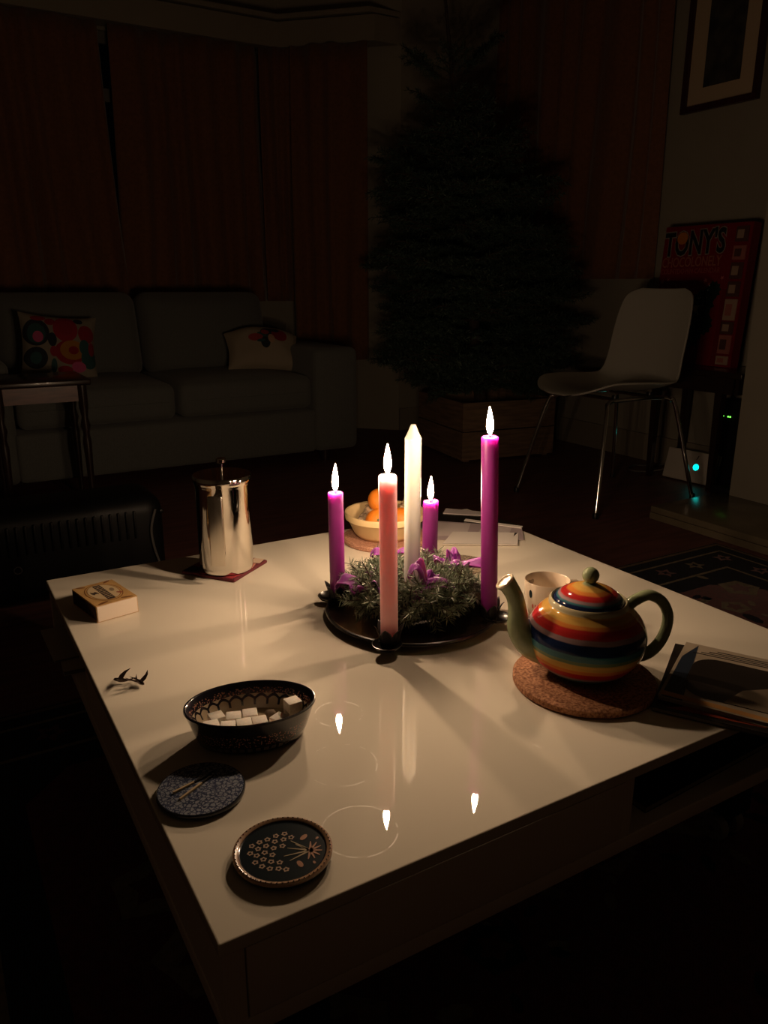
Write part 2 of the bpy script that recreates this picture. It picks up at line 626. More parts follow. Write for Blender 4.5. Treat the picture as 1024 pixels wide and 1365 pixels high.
for sx in (-1, 1):
    for sy in (-1, 1):
        MB().lathe([(.022, 0), (.025, .061)], 12, (sx * .72, sy * .38, 0)).build('leg', dark_wood, sofa)


def pillow_mesh(w, h, t, seed, droop=0.0):
    rnd = random.Random(seed)
    a, b2 = rnd.uniform(0, 6), rnd.uniform(0, 6)
    mb = MB()
    for side in (-1, 1):
        def fn(u, v, side=side):
            x, y = 2 * u - 1, 2 * v - 1
            e = max(0, (1 - abs(x) ** 2.6)) * max(0, (1 - abs(y) ** 2.6))
            k = 1 - .09 * (1 - abs(x) ** 2) * abs(y) ** 3 if True else 1
            kk = 1 - .09 * (1 - abs(y) ** 2) * abs(x) ** 3
            th = t * e ** .55 * (1 + .12 * math.sin(5 * x + a) * math.sin(4 * y + b2))
            return (x * w / 2 * kk, -side * th if side > 0 else th, y * h / 2 * k - droop * abs(x) ** 2 * (y > 0) * .4)
        n = 22
        g = MB().grid(n, n, fn)
        fs = g.f if side > 0 else [f[::-1] for f in g.f]
        mb.add(g.v, fs)
    return mb


R_, Y_, D_, P_, T_ = (.28, .015, .025), (.40, .17, .02), (.02, .025, .035), (.55, .09, .22), (.03, .09, .09)
cr = (.27, .235, .18)
pm1 = print_mat('floral_cloth', cr, [(-.095, .05, .05, .06, D_), (-.095, .045, .035, .045, T_), (-.09, .03, .02, .025, P_),
    (-.10, -.06, .045, .045, D_), (-.10, -.06, .022, .025, T_), (.02, .07, .05, .055, (.32, .015, .03)), (.02, .07, .028, .03, R_), (.035, -.03, .062, .052, R_), (.045, -.02, .05, .042, Y_),
    (.05, -.02, .02, .018, R_), (.105, .055, .034, .04, R_), (.105, .055, .014, .018, (.3, .01, .02)), (.095, -.005, .022, .034, T_), (.115, -.05, .035, .045, T_), (.125, -.01, .014, .03, R_),
    (.07, -.09, .03, .022, P_), (.015, -.105, .03, .016, R_), (-.035, .02, .018, .03, D_), (-.03, -.03, .016, .022, (.3, .02, .04)), (-.04, .1, .02, .016, R_), (-.03, -.09, .012, .03, T_), (.075, .11, .02, .012, D_), (-.085, .115, .03, .012, R_)])
pl = pillow_mesh(.32, .29, .06, 1).build('throw_pillow', pm1, angle=120)
pl.location = (-.085, 2.70, .565)
pl.rotation_euler = (math.radians(-17), math.radians(6), 0)
tag(pl, 'throw pillow covered in bright red, yellow and dark flowers at sofa left', 'pillow')
pm2 = print_mat('embroidered_cloth', (.36, .30, .22), [(.03, .055, .05, .036, D_), (-.015, .03, .03, .03, T_), (.075, .045, .04, .036, R_), (-.045, .03, .035, .02, (.35, .05, .05)),
    (.0, .0, .022, .03, D_), (.03, .02, .016, .025, (.5, .3, .2)), (.06, .075, .02, .014, D_), (.005, .06, .02, .016, (.35, .05, .06)), (-.02, .01, .02, .008, T_)])
p2 = pillow_mesh(.37, .25, .07, 5, .12).build('throw_pillow', pm2, angle=120)
p2.location = (.855, 2.70, .525)
p2.rotation_euler = (math.radians(-32), math.radians(3), math.radians(-8))
tag(p2, 'cream throw pillow with one red and dark flower motif at sofa right', 'pillow')

# ------------------------------------------------------------------ side table in front of the sofa
st = thing('side_table', 'small dark wooden side table with turned legs before the sofa', 'table', (-.26, 2.155, 0))
MB().rbox((0, 0, .49), (.34, .30, .022), .006, 3).build('tabletop', dark_wood, st)
apr = mat('red_wood', (.10, .028, .018), .35, var=.3, scale=20, stretch=(1, 1, 6))
MB().span(-.13, .13, -.125, -.11, .42, .478).span(-.13, .13, .11, .125, .42, .478).span(-.145, -.13, -.115, .115, .42, .478).span(.13, .145, -.115, .115, .42, .478).build('apron', apr, st, smooth=False)
lp = [(.010, 0), (.012, .02), (.009, .05), (.012, .15), (.016, .27), (.011, .30), (.018, .33), (.011, .36), (.017, .40), (.017, .478)]
for sx in (-1, 1):
    for sy in (-1, 1):
        MB().lathe(lp, 14, (sx * .14, sy * .12, 0)).build('leg', dark_wood, st)

# ------------------------------------------------------------------ black slatted appliance on the floor
heat_m = mat('matt_black_plastic', (.0035, .0035, .004), .5, spec=.25)
ht = thing('black_heater', 'low black appliance with vertical fins on the floor behind the matchbox', 'heater', (-.50, 1.16, 0))
MB().rbox((0, 0, .165), (.80, .20, .25), .05, 6).build('housing', heat_m, ht)
for k in range(34):
    MB().rbox((-.36 + k * .0205, -.101, .215), (.006, .010, .075), .002, 1).build('fin', heat_m, ht)
MB().tube(spline([(.372, -.103, .10), (.36, -.106, .15), (.357, -.106, .2), (.372, -.103, .25)]), .0035, 8).build('trim_strip', mat('grey_plastic', (.09, .085, .08), .3), ht)
MB().rbox((.391, -.06, .235), (.02, .035, .012), .004, 2).build('knob', black_plastic, ht)
lg = MB().tube([(.009 * math.cos(a * PI / 8), 0, .009 * math.sin(a * PI / 8)) for a in range(16)], .0013, 6, closed=True)
lg.build('badge', mat('grey_plastic', (.09, .085, .08), .3), ht, (.022, -.1005, .14))
for sx in (-1, 1):
    MB().box((sx * .3, 0, .021), (.05, .18, .042)).build('foot', black_plastic, ht, smooth=False)

# ------------------------------------------------------------------ fir tree standing in a wooden crate
crate_m = mat('crate_wood', (.22, .14, .085), .8, var=.25, scale=14, stretch=(.6, .6, 6))
crate = thing('wooden_crate', 'plain wooden plank crate that the fir tree stands in', 'crate', (1.872, 2.215, 0), math.radians(-8))
for k in range(2):
    z0, z1 = .012 + k * .142, .012 + k * .142 + .136
    MB().span(-.26, .26, -.25, -.232, z0, z1).build('plank', crate_m, crate, smooth=False)
    MB().span(-.26, .26, .232, .25, z0, z1).build('plank', crate_m, crate, smooth=False)
    MB().span(-.26, -.242, -.231, .231, z0, z1).build('plank', crate_m, crate, smooth=False)
    MB().span(.242, .26, -.231, .231, z0, z1).build('plank', crate_m, crate, smooth=False)
for sx in (-1, 1):
    for sy in (-1, 1):
        MB().box((sx * .225, sy * .215, .145), (.03, .03, .29)).build('corner_post', crate_m, crate, smooth=False)
MB().span(-.241, .241, -.231, .231, .012, .03).build('bottom_board', crate_m, crate, smooth=False)
soil = MB().grid(12, 12, lambda u, v: (-.238 + .476 * u, -.228 + .456 * v, .22 + .012 * math.sin(9 * u) * math.cos(8 * v))).build('soil', mat('soil', (.02, .013, .009), 1, var=.4, scale=60), crate)

needle_ms = [mat('fir_needle_dark', (.034, .062, .044), .5, spec=.4), mat('fir_needle_mid', (.050, .085, .060), .5, spec=.4), mat('fir_needle_light', (.075, .118, .085), .5, spec=.4)]
bark = mat('bark', (.05, .03, .02), .9, var=.3, scale=80, bump=.5)


def needles(mb, p0, p1, step, per, ln, wd, rnd, flat=0.0, fwd=.55, mis=(0, 1, 2)):
    p0, p1 = Vector(p0), Vector(p1)
    d = p1 - p0
    L = d.length
    if L < 1e-4:
        return
    d /= L
    s1 = d.orthogonal().normalized()
    if abs(d.z) < .9:
        s1 = d.cross(Vector((0, 0, 1))).normalized()
    s2 = s1.cross(d)
    n = max(1, int(L / step))
    for i in range(n):
        b0 = p0 + d * (L * (i + rnd.random()) / n)
        for k in range(per):
            a = rnd.uniform(0, 2 * PI)
            r = s1 * math.cos(a) + s2 * (math.sin(a) * (1 - flat))
            q = (r + d * (fwd + rnd.uniform(-.2, .3))).normalized() * ln * rnd.uniform(.75, 1.15)
            w_ = q.cross(Vector((rnd.uniform(-1, 1), rnd.uniform(-1, 1), rnd.uniform(-1, 1)))).normalized() * wd / 2
            m = b0 + q * .55
            mb.add([b0 - w_ * .5, b0 + w_ * .5, m + w_, b0 + q, m - w_], [(0, 1, 2, 3, 4)], rnd.choice(mis))


def fir_branch(L, seed, droop):
    rnd = random.Random(seed)
    mb = MB()
    pts = [(L * t, 0, L * (-.10 * t + droop * t * t)) for t in [i / 6 for i in range(7)]]
    mb.tube(pts, [.009 * (1 - .8 * i / 6) * (L + .3) for i in range(7)], 6, 3)
    for i in range(2, 6):
        needles(mb, pts[i], pts[i + 1], .007, 4, .024, .0030, rnd, .3)
    nt = max(2, int(L / .055))
    for i in range(nt):
        t = .22 + .74 * i / nt
        base = Vector((L * t, 0, L * (-.10 * t + droop * t * t)))
        for sd_ in (-1, 1):
            ln = (.5 * L * (1 - t) + .07) * rnd.uniform(.8, 1.15)
            a = math.radians(rnd.uniform(38, 60)) * sd_
            e = base + Vector((math.cos(a), math.sin(a), rnd.uniform(-.15, .2))) * ln
            mid = (base + e) / 2 + Vector((0, 0, .01))
            mb.tube([base, mid, e], [.003, .0025, .0012], 5, 3)
            needles(mb, base, mid, .008, 4, .024, .0030, rnd, .25)
            needles(mb, mid, e, .008, 4, .024, .0030, rnd, .25)
            if ln > .14:
                for s2 in (-1, 1):
                    a2 = a + s2 * .7
                    e2 = mid + Vector((math.cos(a2), math.sin(a2), rnd.uniform(-.1, .15))) * ln * .45
                    needles(mb, mid, e2, .008, 4, .023, .0030, rnd, .25)
    return mb


tree = thing('fir_tree', 'tall dark green undecorated fir tree in the room corner', 'tree', (1.87, 2.24, .222))
TH = 1.95
def trunk_at(t):     # t 0..1 along the trunk, leans a little to the left
    return Vector((-.265 * t, .05 * t, TH * t))
MB().tube([trunk_at(i / 8) for i in range(9)], [.034 * (1 - .88 * i / 8) for i in range(9)], 10).build('trunk', bark, tree)
variants = {}
rnd = random.Random(11)
for L, dr in ((.18, .35), (.28, .25), (.40, .12), (.52, .05), (.62, 0.0)):
    variants[L] = []
    for k in range(2):
        o = fir_branch(L, int(L * 100) + k, dr).build('branch', needle_ms + [bark], None, smooth=False)
        variants[L].append(o.data)
        bpy.data.objects.remove(o)
def add_branch(t, az, Lw, tilt):
    L = min(variants, key=lambda q: abs(q - Lw))
    o = bpy.data.objects.new('branch', rnd.choice(variants[L]))
    C.objects.link(o)
    o.parent = tree
    o.location = trunk_at(t)
    s = Lw / L
    o.scale = (s, s, s)
    o.rotation_euler = Euler((rnd.uniform(-.25, .25), -tilt, az), 'XYZ')
    return o
nwh = 19
def crown(t):
    K = [(.05, .40), (.12, .54), (.22, .57), (.45, .47), (.57, .38), (.63, .27), (.67, .16), (1, .1)]
    for (a0, l0), (a1, l1) in zip(K, K[1:]):
        if a0 <= t <= a1:
            return l0 + (l1 - l0) * (t - a0) / (a1 - a0)
    return .2
for i in range(nwh):
    t = .06 + .60 * i / (nwh - 1)
    Lb = crown(t)
    n = 7 if i < 14 else 6
    for k in range(n):
        az = 2 * PI * (k + .5 * (i % 2)) / n + rnd.uniform(-.25, .25)
        le = Lb * rnd.uniform(.72, 1.12)
        # the room corner is close behind: those branches stay short
        pos = trunk_at(t) + Vector((1.87, 2.24, 0))
        ex, ey = math.cos(az), math.sin(az)
        if ex > 0: le = min(le, (2.30 - pos.x) / ex) if ex > .05 else le
        if ey > 0: le = min(le, (2.86 - pos.y) / ey) if ey > .05 else le
        add_branch(t, az, max(.14, le),   .08 + .30 * t ** 2 + rnd.uniform(-.1, .1))
for az, le in ((.4, .17), (2.5, .2), (4.6, .18), (5.7, .16)):
    add_branch(.705, az, le, .25)
# the airy top: five upswept shoots below the bare leader
for az, le, tl in ((2.62, .26, .42), (-.52, .28, .68), (1.0, .16, 1.15), (-2.0, .15, 1.2)):
    add_branch(.768, az, le, tl)

# ------------------------------------------------------------------ white shell chair
shell_m = mat('white_shell', (.40, .38, .33), .38, spec=.5)
ch = thing('shell_chair', 'white moulded shell chair with chrome legs beside the fir tree', 'chair', (1.745, 1.225, 0))
prof = spline([(-.300, .430, .045), (-.293, .435, .098), (-.268, .441, .150), (-.205, .446, .192), (-.08, .438, .212), (.05, .430, .213), (.125, .440, .206), (.165, .48, .198), (.183, .55, .190), (.200, .64, .188), (.217, .73, .180), (.229, .79, .160), (.235, .816, .105)], 4)
def shell(u, v, off=0.0):
    k = v * (len(prof) - 1)
    i = min(int(k), len(prof) - 2)
    f = k - i
    x, z_, hw = [a + (b_ - a) * f for a, b_ in zip(prof[i], prof[i + 1])]
    dx, dz = prof[i + 1][0] - prof[i][0], prof[i + 1][1] - prof[i][1]
    l = math.hypot(dx, dz)
    nx, nz = -dz / l, dx / l
    s_ = 2 * u - 1
    y = hw * math.sin(s_ * PI / 2 * .98) if abs(s_) < 1 else hw * s_
    cup = .042 * (abs(y) / .21) ** 2.2 * (1.0 if v > .25 else .35 + .65 * v / .25)
    if v > .9: cup *= (1 - v) * 10 * .5 + .5
    return (x + nx * (cup + off), y, z_ + nz * (cup + off))
sb = MB().grid(20, 44, lambda u, v: shell(u, v)).build('seat_shell', shell_m, ch, angle=80)
md = sb.modifiers.new('thickness', 'SOLIDIFY'); md.thickness = .007; md.offset = -1
for sy in (-1, 1):
    path = spline([(-.285, sy * .225, .004), (-.205, sy * .165, .36), (-.175, sy * .14, .405), (-.10, sy * .13, .412), (.09, sy * .13, .410), (.155, sy * .14, .40), (.185, sy * .155, .36), (.262, sy * .215, .004)], 6)
    o = MB().tube(path, .0085, 10).build('leg_frame', chrome, ch)
    for xx, yy in ((-.2855, .2255), (.2625, .2155)):
        MB().lathe([(.011, 0), (.011, .018), (.008, .022)], 12, (xx, sy * yy, .0)).build('foot_cap', black_plastic, o)
for xx in (-.10, .09):
    MB().tube([(xx, -.13, .411), (xx, .13, .411)], .007, 8).build('crossbar', chrome, ch)
    for sy in (-1, 1):
        MB().lathe([(.014, 0), (.014, .012)], 12, (xx, sy * .10, .415)).build('mount', black_plastic, ch)

# ------------------------------------------------------------------ dark stand in the alcove with the big red box on it
cs = thing('console_table', 'narrow dark wooden stand in the alcove beside the chimney breast', 'table', (2.265, 1.22, 0))
MB().rbox((0, 0, .487), (.27, .56, .026), .006, 3).build('tabletop', dark_wood, cs)
MB().span(-.105, .105, -.25, -.235, .41, .474).span(-.105, .105, .235, .25, .41, .474).span(-.115, -.10, -.23, .23, .41, .474).span(.10, .115, -.23, .23, .41, .474).build('apron', dark_wood, cs, smooth=False)
for sx in (-1, 1):
    for yy in (-.17, .15):
        MB().box((sx * .10, yy, .237), (.034, .034, .474), 0, 0, .62).build('leg', dark_wood, cs, smooth=False)

red_card = mat('red_card', (.21, .006, .014), .45, var=.06, scale=8)
red_dark = mat('dark_red_card', (.16, .004, .010), .5)
cal = thing('advent_box', 'tall red countdown calendar box with black lettering, leaning on the wall', 'box', (0, 0, 0))
frame(cal, (2.275, 1.318, .5015), (0, -1, 0), (.07, 0, 1))
cw, chh = .43, .575
MB().box((0, chh / 2, -.025), (cw, chh, .05)).build('carton', red_card, cal, smooth=False)
white_ink = mat('white_ink', (.30, .25, .22), .5)
text_part('lettering', "TONY'S", .135, white_ink, cal, (-.055, .50, .0008), math.radians(2), .0006, .66, .008)
text_part('lettering', "TONY'S", .135, ink_dark, cal, (-.055, .50, .0020), math.radians(2), .0006, .66, .0035)
orange_ink = mat('orange_ink', (.55, .18, .02), .5)
MB().disc(-.118, .525, .0032, .028, .026, 0, 12).build('orange_bell', orange_ink, cal, smooth=False)
text_part('lettering', 'CHOCOLONELY', .058, mat('rose_ink', (.34, .13, .08), .5), cal, (-.060, .425, .001), math.radians(1), .0006, .70, .0005)
text_part('lettering', 'COUNTDOWN CALENDAR', .030, mat('rose_ink2', (.30, .07, .06), .5), cal, (-.060, .388, .001), math.radians(1), .0006, .82, .0002)
b = MB()
for k, (sx, sy, r) in enumerate([(-.195, .345, .012), (-.165, .352, .009), (.03, .35, .012), (.05, .335, .008), (-.12, .33, .006), (-.02, .30, .006), (.11, .36, .01), (-.1, .05, .010)]):
    flower(b, sx, sy, r, .0008, 0, 5, k, .4)
b.build('star_print', mat('pink_ink', (.55, .16, .17), .5), cal, smooth=False)
gr = mat('green_ink', (.006, .022, .014), .6)
b = MB()
for (cx, cy, r) in ((.035, .26, .06), (-.0, .20, .085), (-.02, .13, .075), (-.06, .09, .05), (.075, .31, .04), (.05, .17, .05)):
    flower(b, cx, cy, r, .0007 + r * .002, 0, 11, cx * 9, .78)
b.build('tree_print', gr, cal, smooth=False)
for q in ((.0, .235), (-.018, .17)):
    MB().disc(q[0], q[1], .0013, .012, .013).build('bauble_print', mat('bauble_ink', (.40, .33, .18), .5), cal, smooth=False)
b = MB()
for k in range(22):
    t = k / 21
    b.disc(.05 - .12 * t + .012 * math.sin(k), .31 - .24 * t + .03 * math.sin(k * 1.7), .0014, .0032, .0032, 0, 8)
b.build('light_print', mat('pale_blue_ink', (.40, .5, .55), .5), cal, smooth=False)
cmp_m = [mat('cream_wrap', (.40, .27, .20), .5), mat('pink_wrap', (.38, .13, .11), .5), mat('brown_wrap', (.10, .04, .03), .5)]
for k, (y0, y1, c0) in enumerate([(.50, .56, 2), (.43, .485, 1), (.355, .42, 2), (.285, .345, 2), (.19, .275, 0), (.135, .185, 2), (.055, .13, 1), (.01, .045, 0)]):
    p = MB().box((.172, (y0 + y1) / 2, .002), (.058, y1 - y0, .004)).build('compartment', cmp_m[c0], cal, smooth=False)
    MB().box((.166, (y0 + y1) / 2, .0045), (.03, (y1 - y0) * .55, .001)).build('wrapper', cmp_m[(c0 + 1) % 3], p, smooth=False)
MB().box((.130, .16, .0022), (.022, .31, .0044)).build('open_flap', red_dark, cal, smooth=False)

# ------------------------------------------------------------------ devices under the stand
rt = thing('white_device', 'white panel with glowing turquoise light leaning under the dark stand', 'router', (0, 0, 0))
frame(rt, (2.205, 1.20, .006), (0.08, -1, 0), (.25, 0, 1))
MB().rbox((0, .068, -.012), (.25, .135, .024), .006, 3).build('case', mat('white_plastic', (.55, .50, .44), .4), rt)
MB().lathe([(0, .0004), (.012, .0004), (.0135, 0)], 20, (.03, .068, .0005)).build('indicator_light', mat('turquoise_led', (.1, .8, .75), .3, emit=(.0, .85, .75), estr=3.2), rt)
MB().tube([(.025, .1, .0005), (.032, .118, .0005)], .0016, 6).build('mark', ink_dark, rt)
mo = thing('black_modem', 'tall black modem with green indicator lights beside the chimney breast', 'modem', (2.335, 1.07, 0))
MB().rbox((0, 0, .185), (.045, .16, .37), .008, 3).build('case', black_plastic, mo)
led = mat('green_led', (.2, .8, .1), .3, emit=(.18, 1.0, .08), estr=3.0)
for yy in (.062, .038, .028):
    MB().sphere((-.0235, yy, .295), .0032, 10, 6).build('indicator_light', led, mo)
pb = thing('power_brick', 'small black power adaptor with cable beside the stand leg', 'adaptor', (2.14, .955, 0))
MB().rbox((0, 0, .023), (.07, .09, .045), .006, 3).build('case', black_plastic, pb)
MB().tube(spline([(0, -.03, .04), (.0, -.05, .11), (.03, -.04, .19), (.06, -.03, .1), (.075, -.045, .01)]), .0028, 8).build('cable', black_plastic, pb)
cb = MB().tube(spline([(2.25, 1.34, .03), (2.18, 1.40, .012), (2.16, 1.48, .006), (2.25, 1.54, .006), (2.34, 1.48, .006), (2.38, 1.4, .05), (2.385, 1.38, .12)]), .004, 8).build('extension_lead', mat('grey_cord', (.12, .11, .10), .6))
tag(cb, 'thin grey lead looping on the floor by the wall', 'lead')

# ------------------------------------------------------------------ framed picture on the right wall
pf = thing('framed_picture', 'framed dark print with cream mount on the right wall', 'picture', (0, 0, 0))
frame(pf, (XR - .002, 1.408, 1.545), (0, -1, 0), (0, 0, 1))
fm = mat('mahogany_frame', (.05, .010, .008), .35, var=.2, scale=30)
fw_, fh_ = .372, .60
for (x0, x1, y0, y1) in ((-fw_ / 2, fw_ / 2, 0, .024), (-fw_ / 2, fw_ / 2, fh_ - .024, fh_), (-fw_ / 2, -fw_ / 2 + .024, .0245, fh_ - .0245), (fw_ / 2 - .024, fw_ / 2, .0245, fh_ - .0245)):
    MB().span(x0, x1, y0, y1, 0, .022).build('frame_bar', fm, pf, smooth=False)
MB().span(-fw_ / 2 + .02, fw_ / 2 - .02, .02, fh_ - .02, .001, .008).build('mount', mat('cream_mount', (.52, .40, .27), .8), pf, smooth=False)
MB().span(-.088, .090, .09, fh_ - .10, .008, .0095).build('print', mat('dark_print', (.05, .042, .032), .8, col2=(.015, .014, .016), var=.4, scale=14), pf, smooth=False)

# ------------------------------------------------------------------ coffee table
T = 0.31
m = mat('white_lacquer_top', (0.80, 0.74, 0.62), 0.6, coat=1.0, spec=0.0)
g = NG(m)
vec, gx, gy, gz = g.coords()
nz = g.new('ShaderNodeTexNoise'); nz.inputs['Scale'].default_value = 70
g.nt.links.new(vec, nz.inputs['Vector'])
acc = 0.0
for (cx, cy, r) in ((-.225, -.205, .030), (-.272, -.303, .040), (-.308, -.410, .038)):     # dried cup rings
    u = g.math('SUBTRACT', gx, cx); v = g.math('SUBTRACT', gy, cy)
    d = g.math('SQRT', g.math('ADD', g.math('MULTIPLY', u, u), g.math('MULTIPLY', v, v)))
    k = g.math('LESS_THAN', g.math('ABSOLUTE', g.math('SUBTRACT', d, r)), .0007)
    k = g.math('MULTIPLY', k, g.math('GREATER_THAN', nz.outputs[0], .50))
    acc = g.math('MAXIMUM', acc, k)
sm = g.new('ShaderNodeTexNoise'); sm.inputs['Scale'].default_value = 9; sm.inputs['Detail'].default_value = 5
g.nt.links.new(vec, sm.inputs['Vector'])
cr_ = g.math('ADD', g.math('MULTIPLY', acc, .45), g.math('MULTIPLY', g.math('POWER', sm.outputs[0], 3.0), .02))
g.nt.links.new(g.math('ADD', cr_, .004), bsdf(m).inputs['Coat Roughness'])
top_m = m

ct = thing('coffee_table', 'low square white gloss coffee table with drawer and open shelf', 'table', (0, 0, 0))
MB().rbox((0, 0, .303), (.95, .95, .014), .0018, 2).build('tabletop', top_m, ct, angle=4)
H = .475
MB().rbox((0, 0, .207), (.944, .944, .020), .002, 2).build('bottom_board', white_side, ct)
def panel(nm, x0, x1, y0, y1):
    return MB().span(x0, x1, y0, y1, .2172, .2958).build(nm, white_side, ct, smooth=False)
panel('corner_panel', -H + .003, -.4525, -H + .003, -.4525)
panel('corner_panel', .4525, H - .003, -H + .003, -.4525)
panel('corner_panel', -H + .003, -.4525, .4525, H - .003)
panel('corner_panel', .4525, H - .003, .4525, H - .003)
panel('divider', -.0005, .0145, -H + .004, -.03)
panel('back_panel', .0148, .452, -.03, -.016)
panel('side_panel', -H + .004, -.457, -.452, .118)
panel('divider', -H + .004, -.06, .1185, .134)
panel('back_panel', -.06, -.046, .1345, .452)
panel('side_panel', .457, H - .004, -.452, .452)
panel('side_panel', -.04, .452, .457, H - .004)
dr = MB().rbox((-.2265, -.4655, .2565), (.449, .016, .0755), .0015, 2).build('drawer', white_side, ct)
MB().span(-.43, -.02, -.457, -.06, .2225, .228).span(-.43, -.42, -.457, -.06, .228, .28).span(-.03, -.02, -.457, -.06, .228, .28).build('drawer_tray', white_side, dr, smooth=False)
wheel_m = mat('pale_rubber', (.30, .28, .26), .5)
for sx in (-1, 1):
    for sy in (-1, 1):
        lg = MB().box((sx * .36, sy * .365, .1265), (.05, .05, .14)).build('leg', black_plastic, ct, smooth=False)
        for k in (-1, 1):
            pr = [(0, -.008), (.0185, -.008), (.0207, -.004), (.0207, .004), (.0185, .008), (0, .008)]
            wb = MB().lathe(pr, 20)
            wb.v = [(v[2] + sx * .36 + k * .018, v[0] + sy * .365, v[1] + .026) for v in wb.v]
            wb.build('caster_wheel', wheel_m, lg)
        MB().tube([(sx * .36 - .028, sy * .365, .026), (sx * .36 + .028, sy * .365, .026)], .005, 8).build('axle', chrome, lg)
        MB().box((sx * .36, sy * .365, .0415), (.014, .02, .03)).build('caster_fork', black_plastic, lg, smooth=False)


# ------------------------------------------------------------------ magazines and papers
def magazine(name, label, loc, X, L, W, th, cover, page=None, group=None, cat='magazine'):
    o = thing(name, label, cat, (0, 0, 0), 0, group)
    X = Vector((*X, 0)).normalized()
    frame(o, loc, X, (-X.y, X.x, 0))
    MB().span(.001, L - .001, .001, W - .001, .0006, th - .0006).build('pages', page or mat('page_edge', (.24, .20, .16), .8), o, smooth=False)
    MB().span(0, L, 0, W, 0, .0006).span(0, L, 0, W, th - .0006, th).build('cover', cover, o, smooth=False)
    return o


gloss_dark = mat('dark_gloss_cover', (.018, .014, .012), .25, coat=.4)
beige = mat('beige_print', (.40, .33, .25), .3)
tan = mat('tan_print', (.22, .17, .12), .3)
redp = mat('red_print', (.32, .06, .03), .3)
org = mat('orange_print', (.50, .25, .08), .3)
navp = mat('navy_print', (.02, .03, .05), .3)
m1 = magazine('magazine', 'dark magazine with red streak, lower one of the stack right of the teapot', (.12, -.400, T + .0005), (.53, -.85), .285, .205, .006, gloss_dark)
b = MB()
z = .0062
b.poly([(.015, .006), (.13, .012), (.155, .03), (.13, .038), (.05, .028)], z, 0)
b.poly([(.10, .014), (.15, .018), (.15, .03), (.11, .026)], z + .0001, 1)
b.poly([(.01, .045), (.2, .075), (.2, .08), (.01, .055)], z, 2)
b.poly([(.17, .01), (.27, .012), (.27, .05), (.18, .045)], z, 3)
b.build('cover_print', [redp, org, tan, navp], m1, smooth=False)
m2 = magazine('catalogue', 'pale catalogue with rounded black picture, topmost of the stack by the teapot', (.140, -.391, T + .0072), (.47, -.88), .29, .182, .006, beige, cat='magazine')
b = MB()
z = .0062
def blob(x0, x1, y0, y1, r, n=6):
    pts = []
    for (cx, cy, a0) in ((x1 - r, y1 - r, 0), (x0 + r, y1 - r, 90), (x0 + r, y0 + r, 180), (x1 - r, y0 + r, 270)):
        for k in range(n + 1):
            a = math.radians(a0 + 90 * k / n)
            pts.append((cx + r * math.cos(a), cy + r * math.sin(a)))
    return pts
b.poly([(0.004, .0), (.03, .0), (.018, .178), (.004, .13)], z, 0)
b.poly(blob(.022, .288, .022, .143, .032), z + .0001, 1)
b.poly([(.075, .024), (.284, .024), (.284, .085), (.20, .095), (.12, .090), (.092, .068)], z + .0002, 2)
for k in range(4):
    b.poly([(.015 + .01 * k, .150 + .006 * k), (.27 + .003 * k, .158 + .005 * k), (.27, .160 + .005 * k), (.015 + .01 * k, .1525 + .006 * k)], z + .0001, 3 if k % 2 else 1)
b.poly([(.002, .004), (.16, .002), (.16, .010), (.002, .016)], z + .00015, 4)
b.build('cover_print', [navp, gloss_dark, tan, ink_dark, org], m2, smooth=False)
m3 = magazine('magazine', 'magazine poking out of the table shelf below the matchbox', (-.487, .262, .2174), (1, -.06), .20, .165, .008, mat('pale_cover', (.62, .55, .44), .5))
m4 = magazine('booklet', 'thin pale booklet in the left table shelf, over a magazine', (-.495, .30, .2258), (1, .02), .19, .14, .004, mat('grey_cover', (.50, .45, .38), .5), cat='booklet')
m5 = magazine('magazine', 'dark magazine lying in the front open shelf of the table', (.06, -.455, .2174), (1, .05), .27, .20, .008, gloss_dark)

lil = mat('lilac_print', (.42, .34, .36), .35)
lil2 = mat('pale_print', (.60, .53, .52), .35)
def sheet(name, label, pts, z, th, m_, cat='paper'):
    cx = sum(p[0] for p in pts) / len(pts); cy = sum(p[1] for p in pts) / len(pts)
    o = MB().poly([(x - cx, y - cy) for x, y in pts], 0, 0, th).build(name, m_, None, (cx, cy, z), smooth=False)
    return tag(o, label, cat)
sheet('brochure', 'dark brochure under the other papers at the far table corner', [(.300, .455), (.335, .500), (.475, .445), (.492, .29), (.45, .27), (.33, .38)], T + .0004, .0016, gloss_dark, 'brochure')
o = thing('photo_leaflet', 'lilac grey printed leaflet under the white envelope at the far corner', 'leaflet', (0, 0, T + .0022))
MB().poly([(.272, .305), (.43, .212), (.485, .285), (.335, .43), (.30, .42)], 0, 0, .0008).build('paper', lil, o, smooth=False)
MB().poly([(.285, .325), (.34, .295), (.40, .36), (.34, .41)], .0009, 0).poly([(.36, .285), (.42, .25), (.46, .29), (.42, .34)], .0009, 0).build('photo_print', lil2, o, smooth=False)
e = thing('white_envelope', 'white envelope lying on papers behind the tall purple candle', 'envelope', (0, 0, T + .0032))
MB().poly([(.262, .272), (.394, .190), (.448, .252), (.330, .330)], 0, 0, .0012).build('paper', paper_white, e, smooth=False)
MB().poly([(.262, .272), (.394, .190), (.397, .1935), (.265, .2755)], .0013, 0).poly([(.420, .235), (.446, .252), (.441, .256)], .00135, 1).build('flap_edge', [mat('paper_grey', (.5, .45, .4), .7), ink_dark], e, smooth=False)
sheet('white_card', 'narrow white card at the far table edge, beyond the tall purple candle', [(.400, .385), (.412, .395), (.488, .285), (.476, .275)], T + .0034, .001, paper_white, 'card')
sheet('white_card', 'pale folded card hanging over the far table corner, behind the papers', [(.395, .462), (.425, .492), (.492, .415), (.470, .395)], T + .0022, .0012, lil2, 'card')

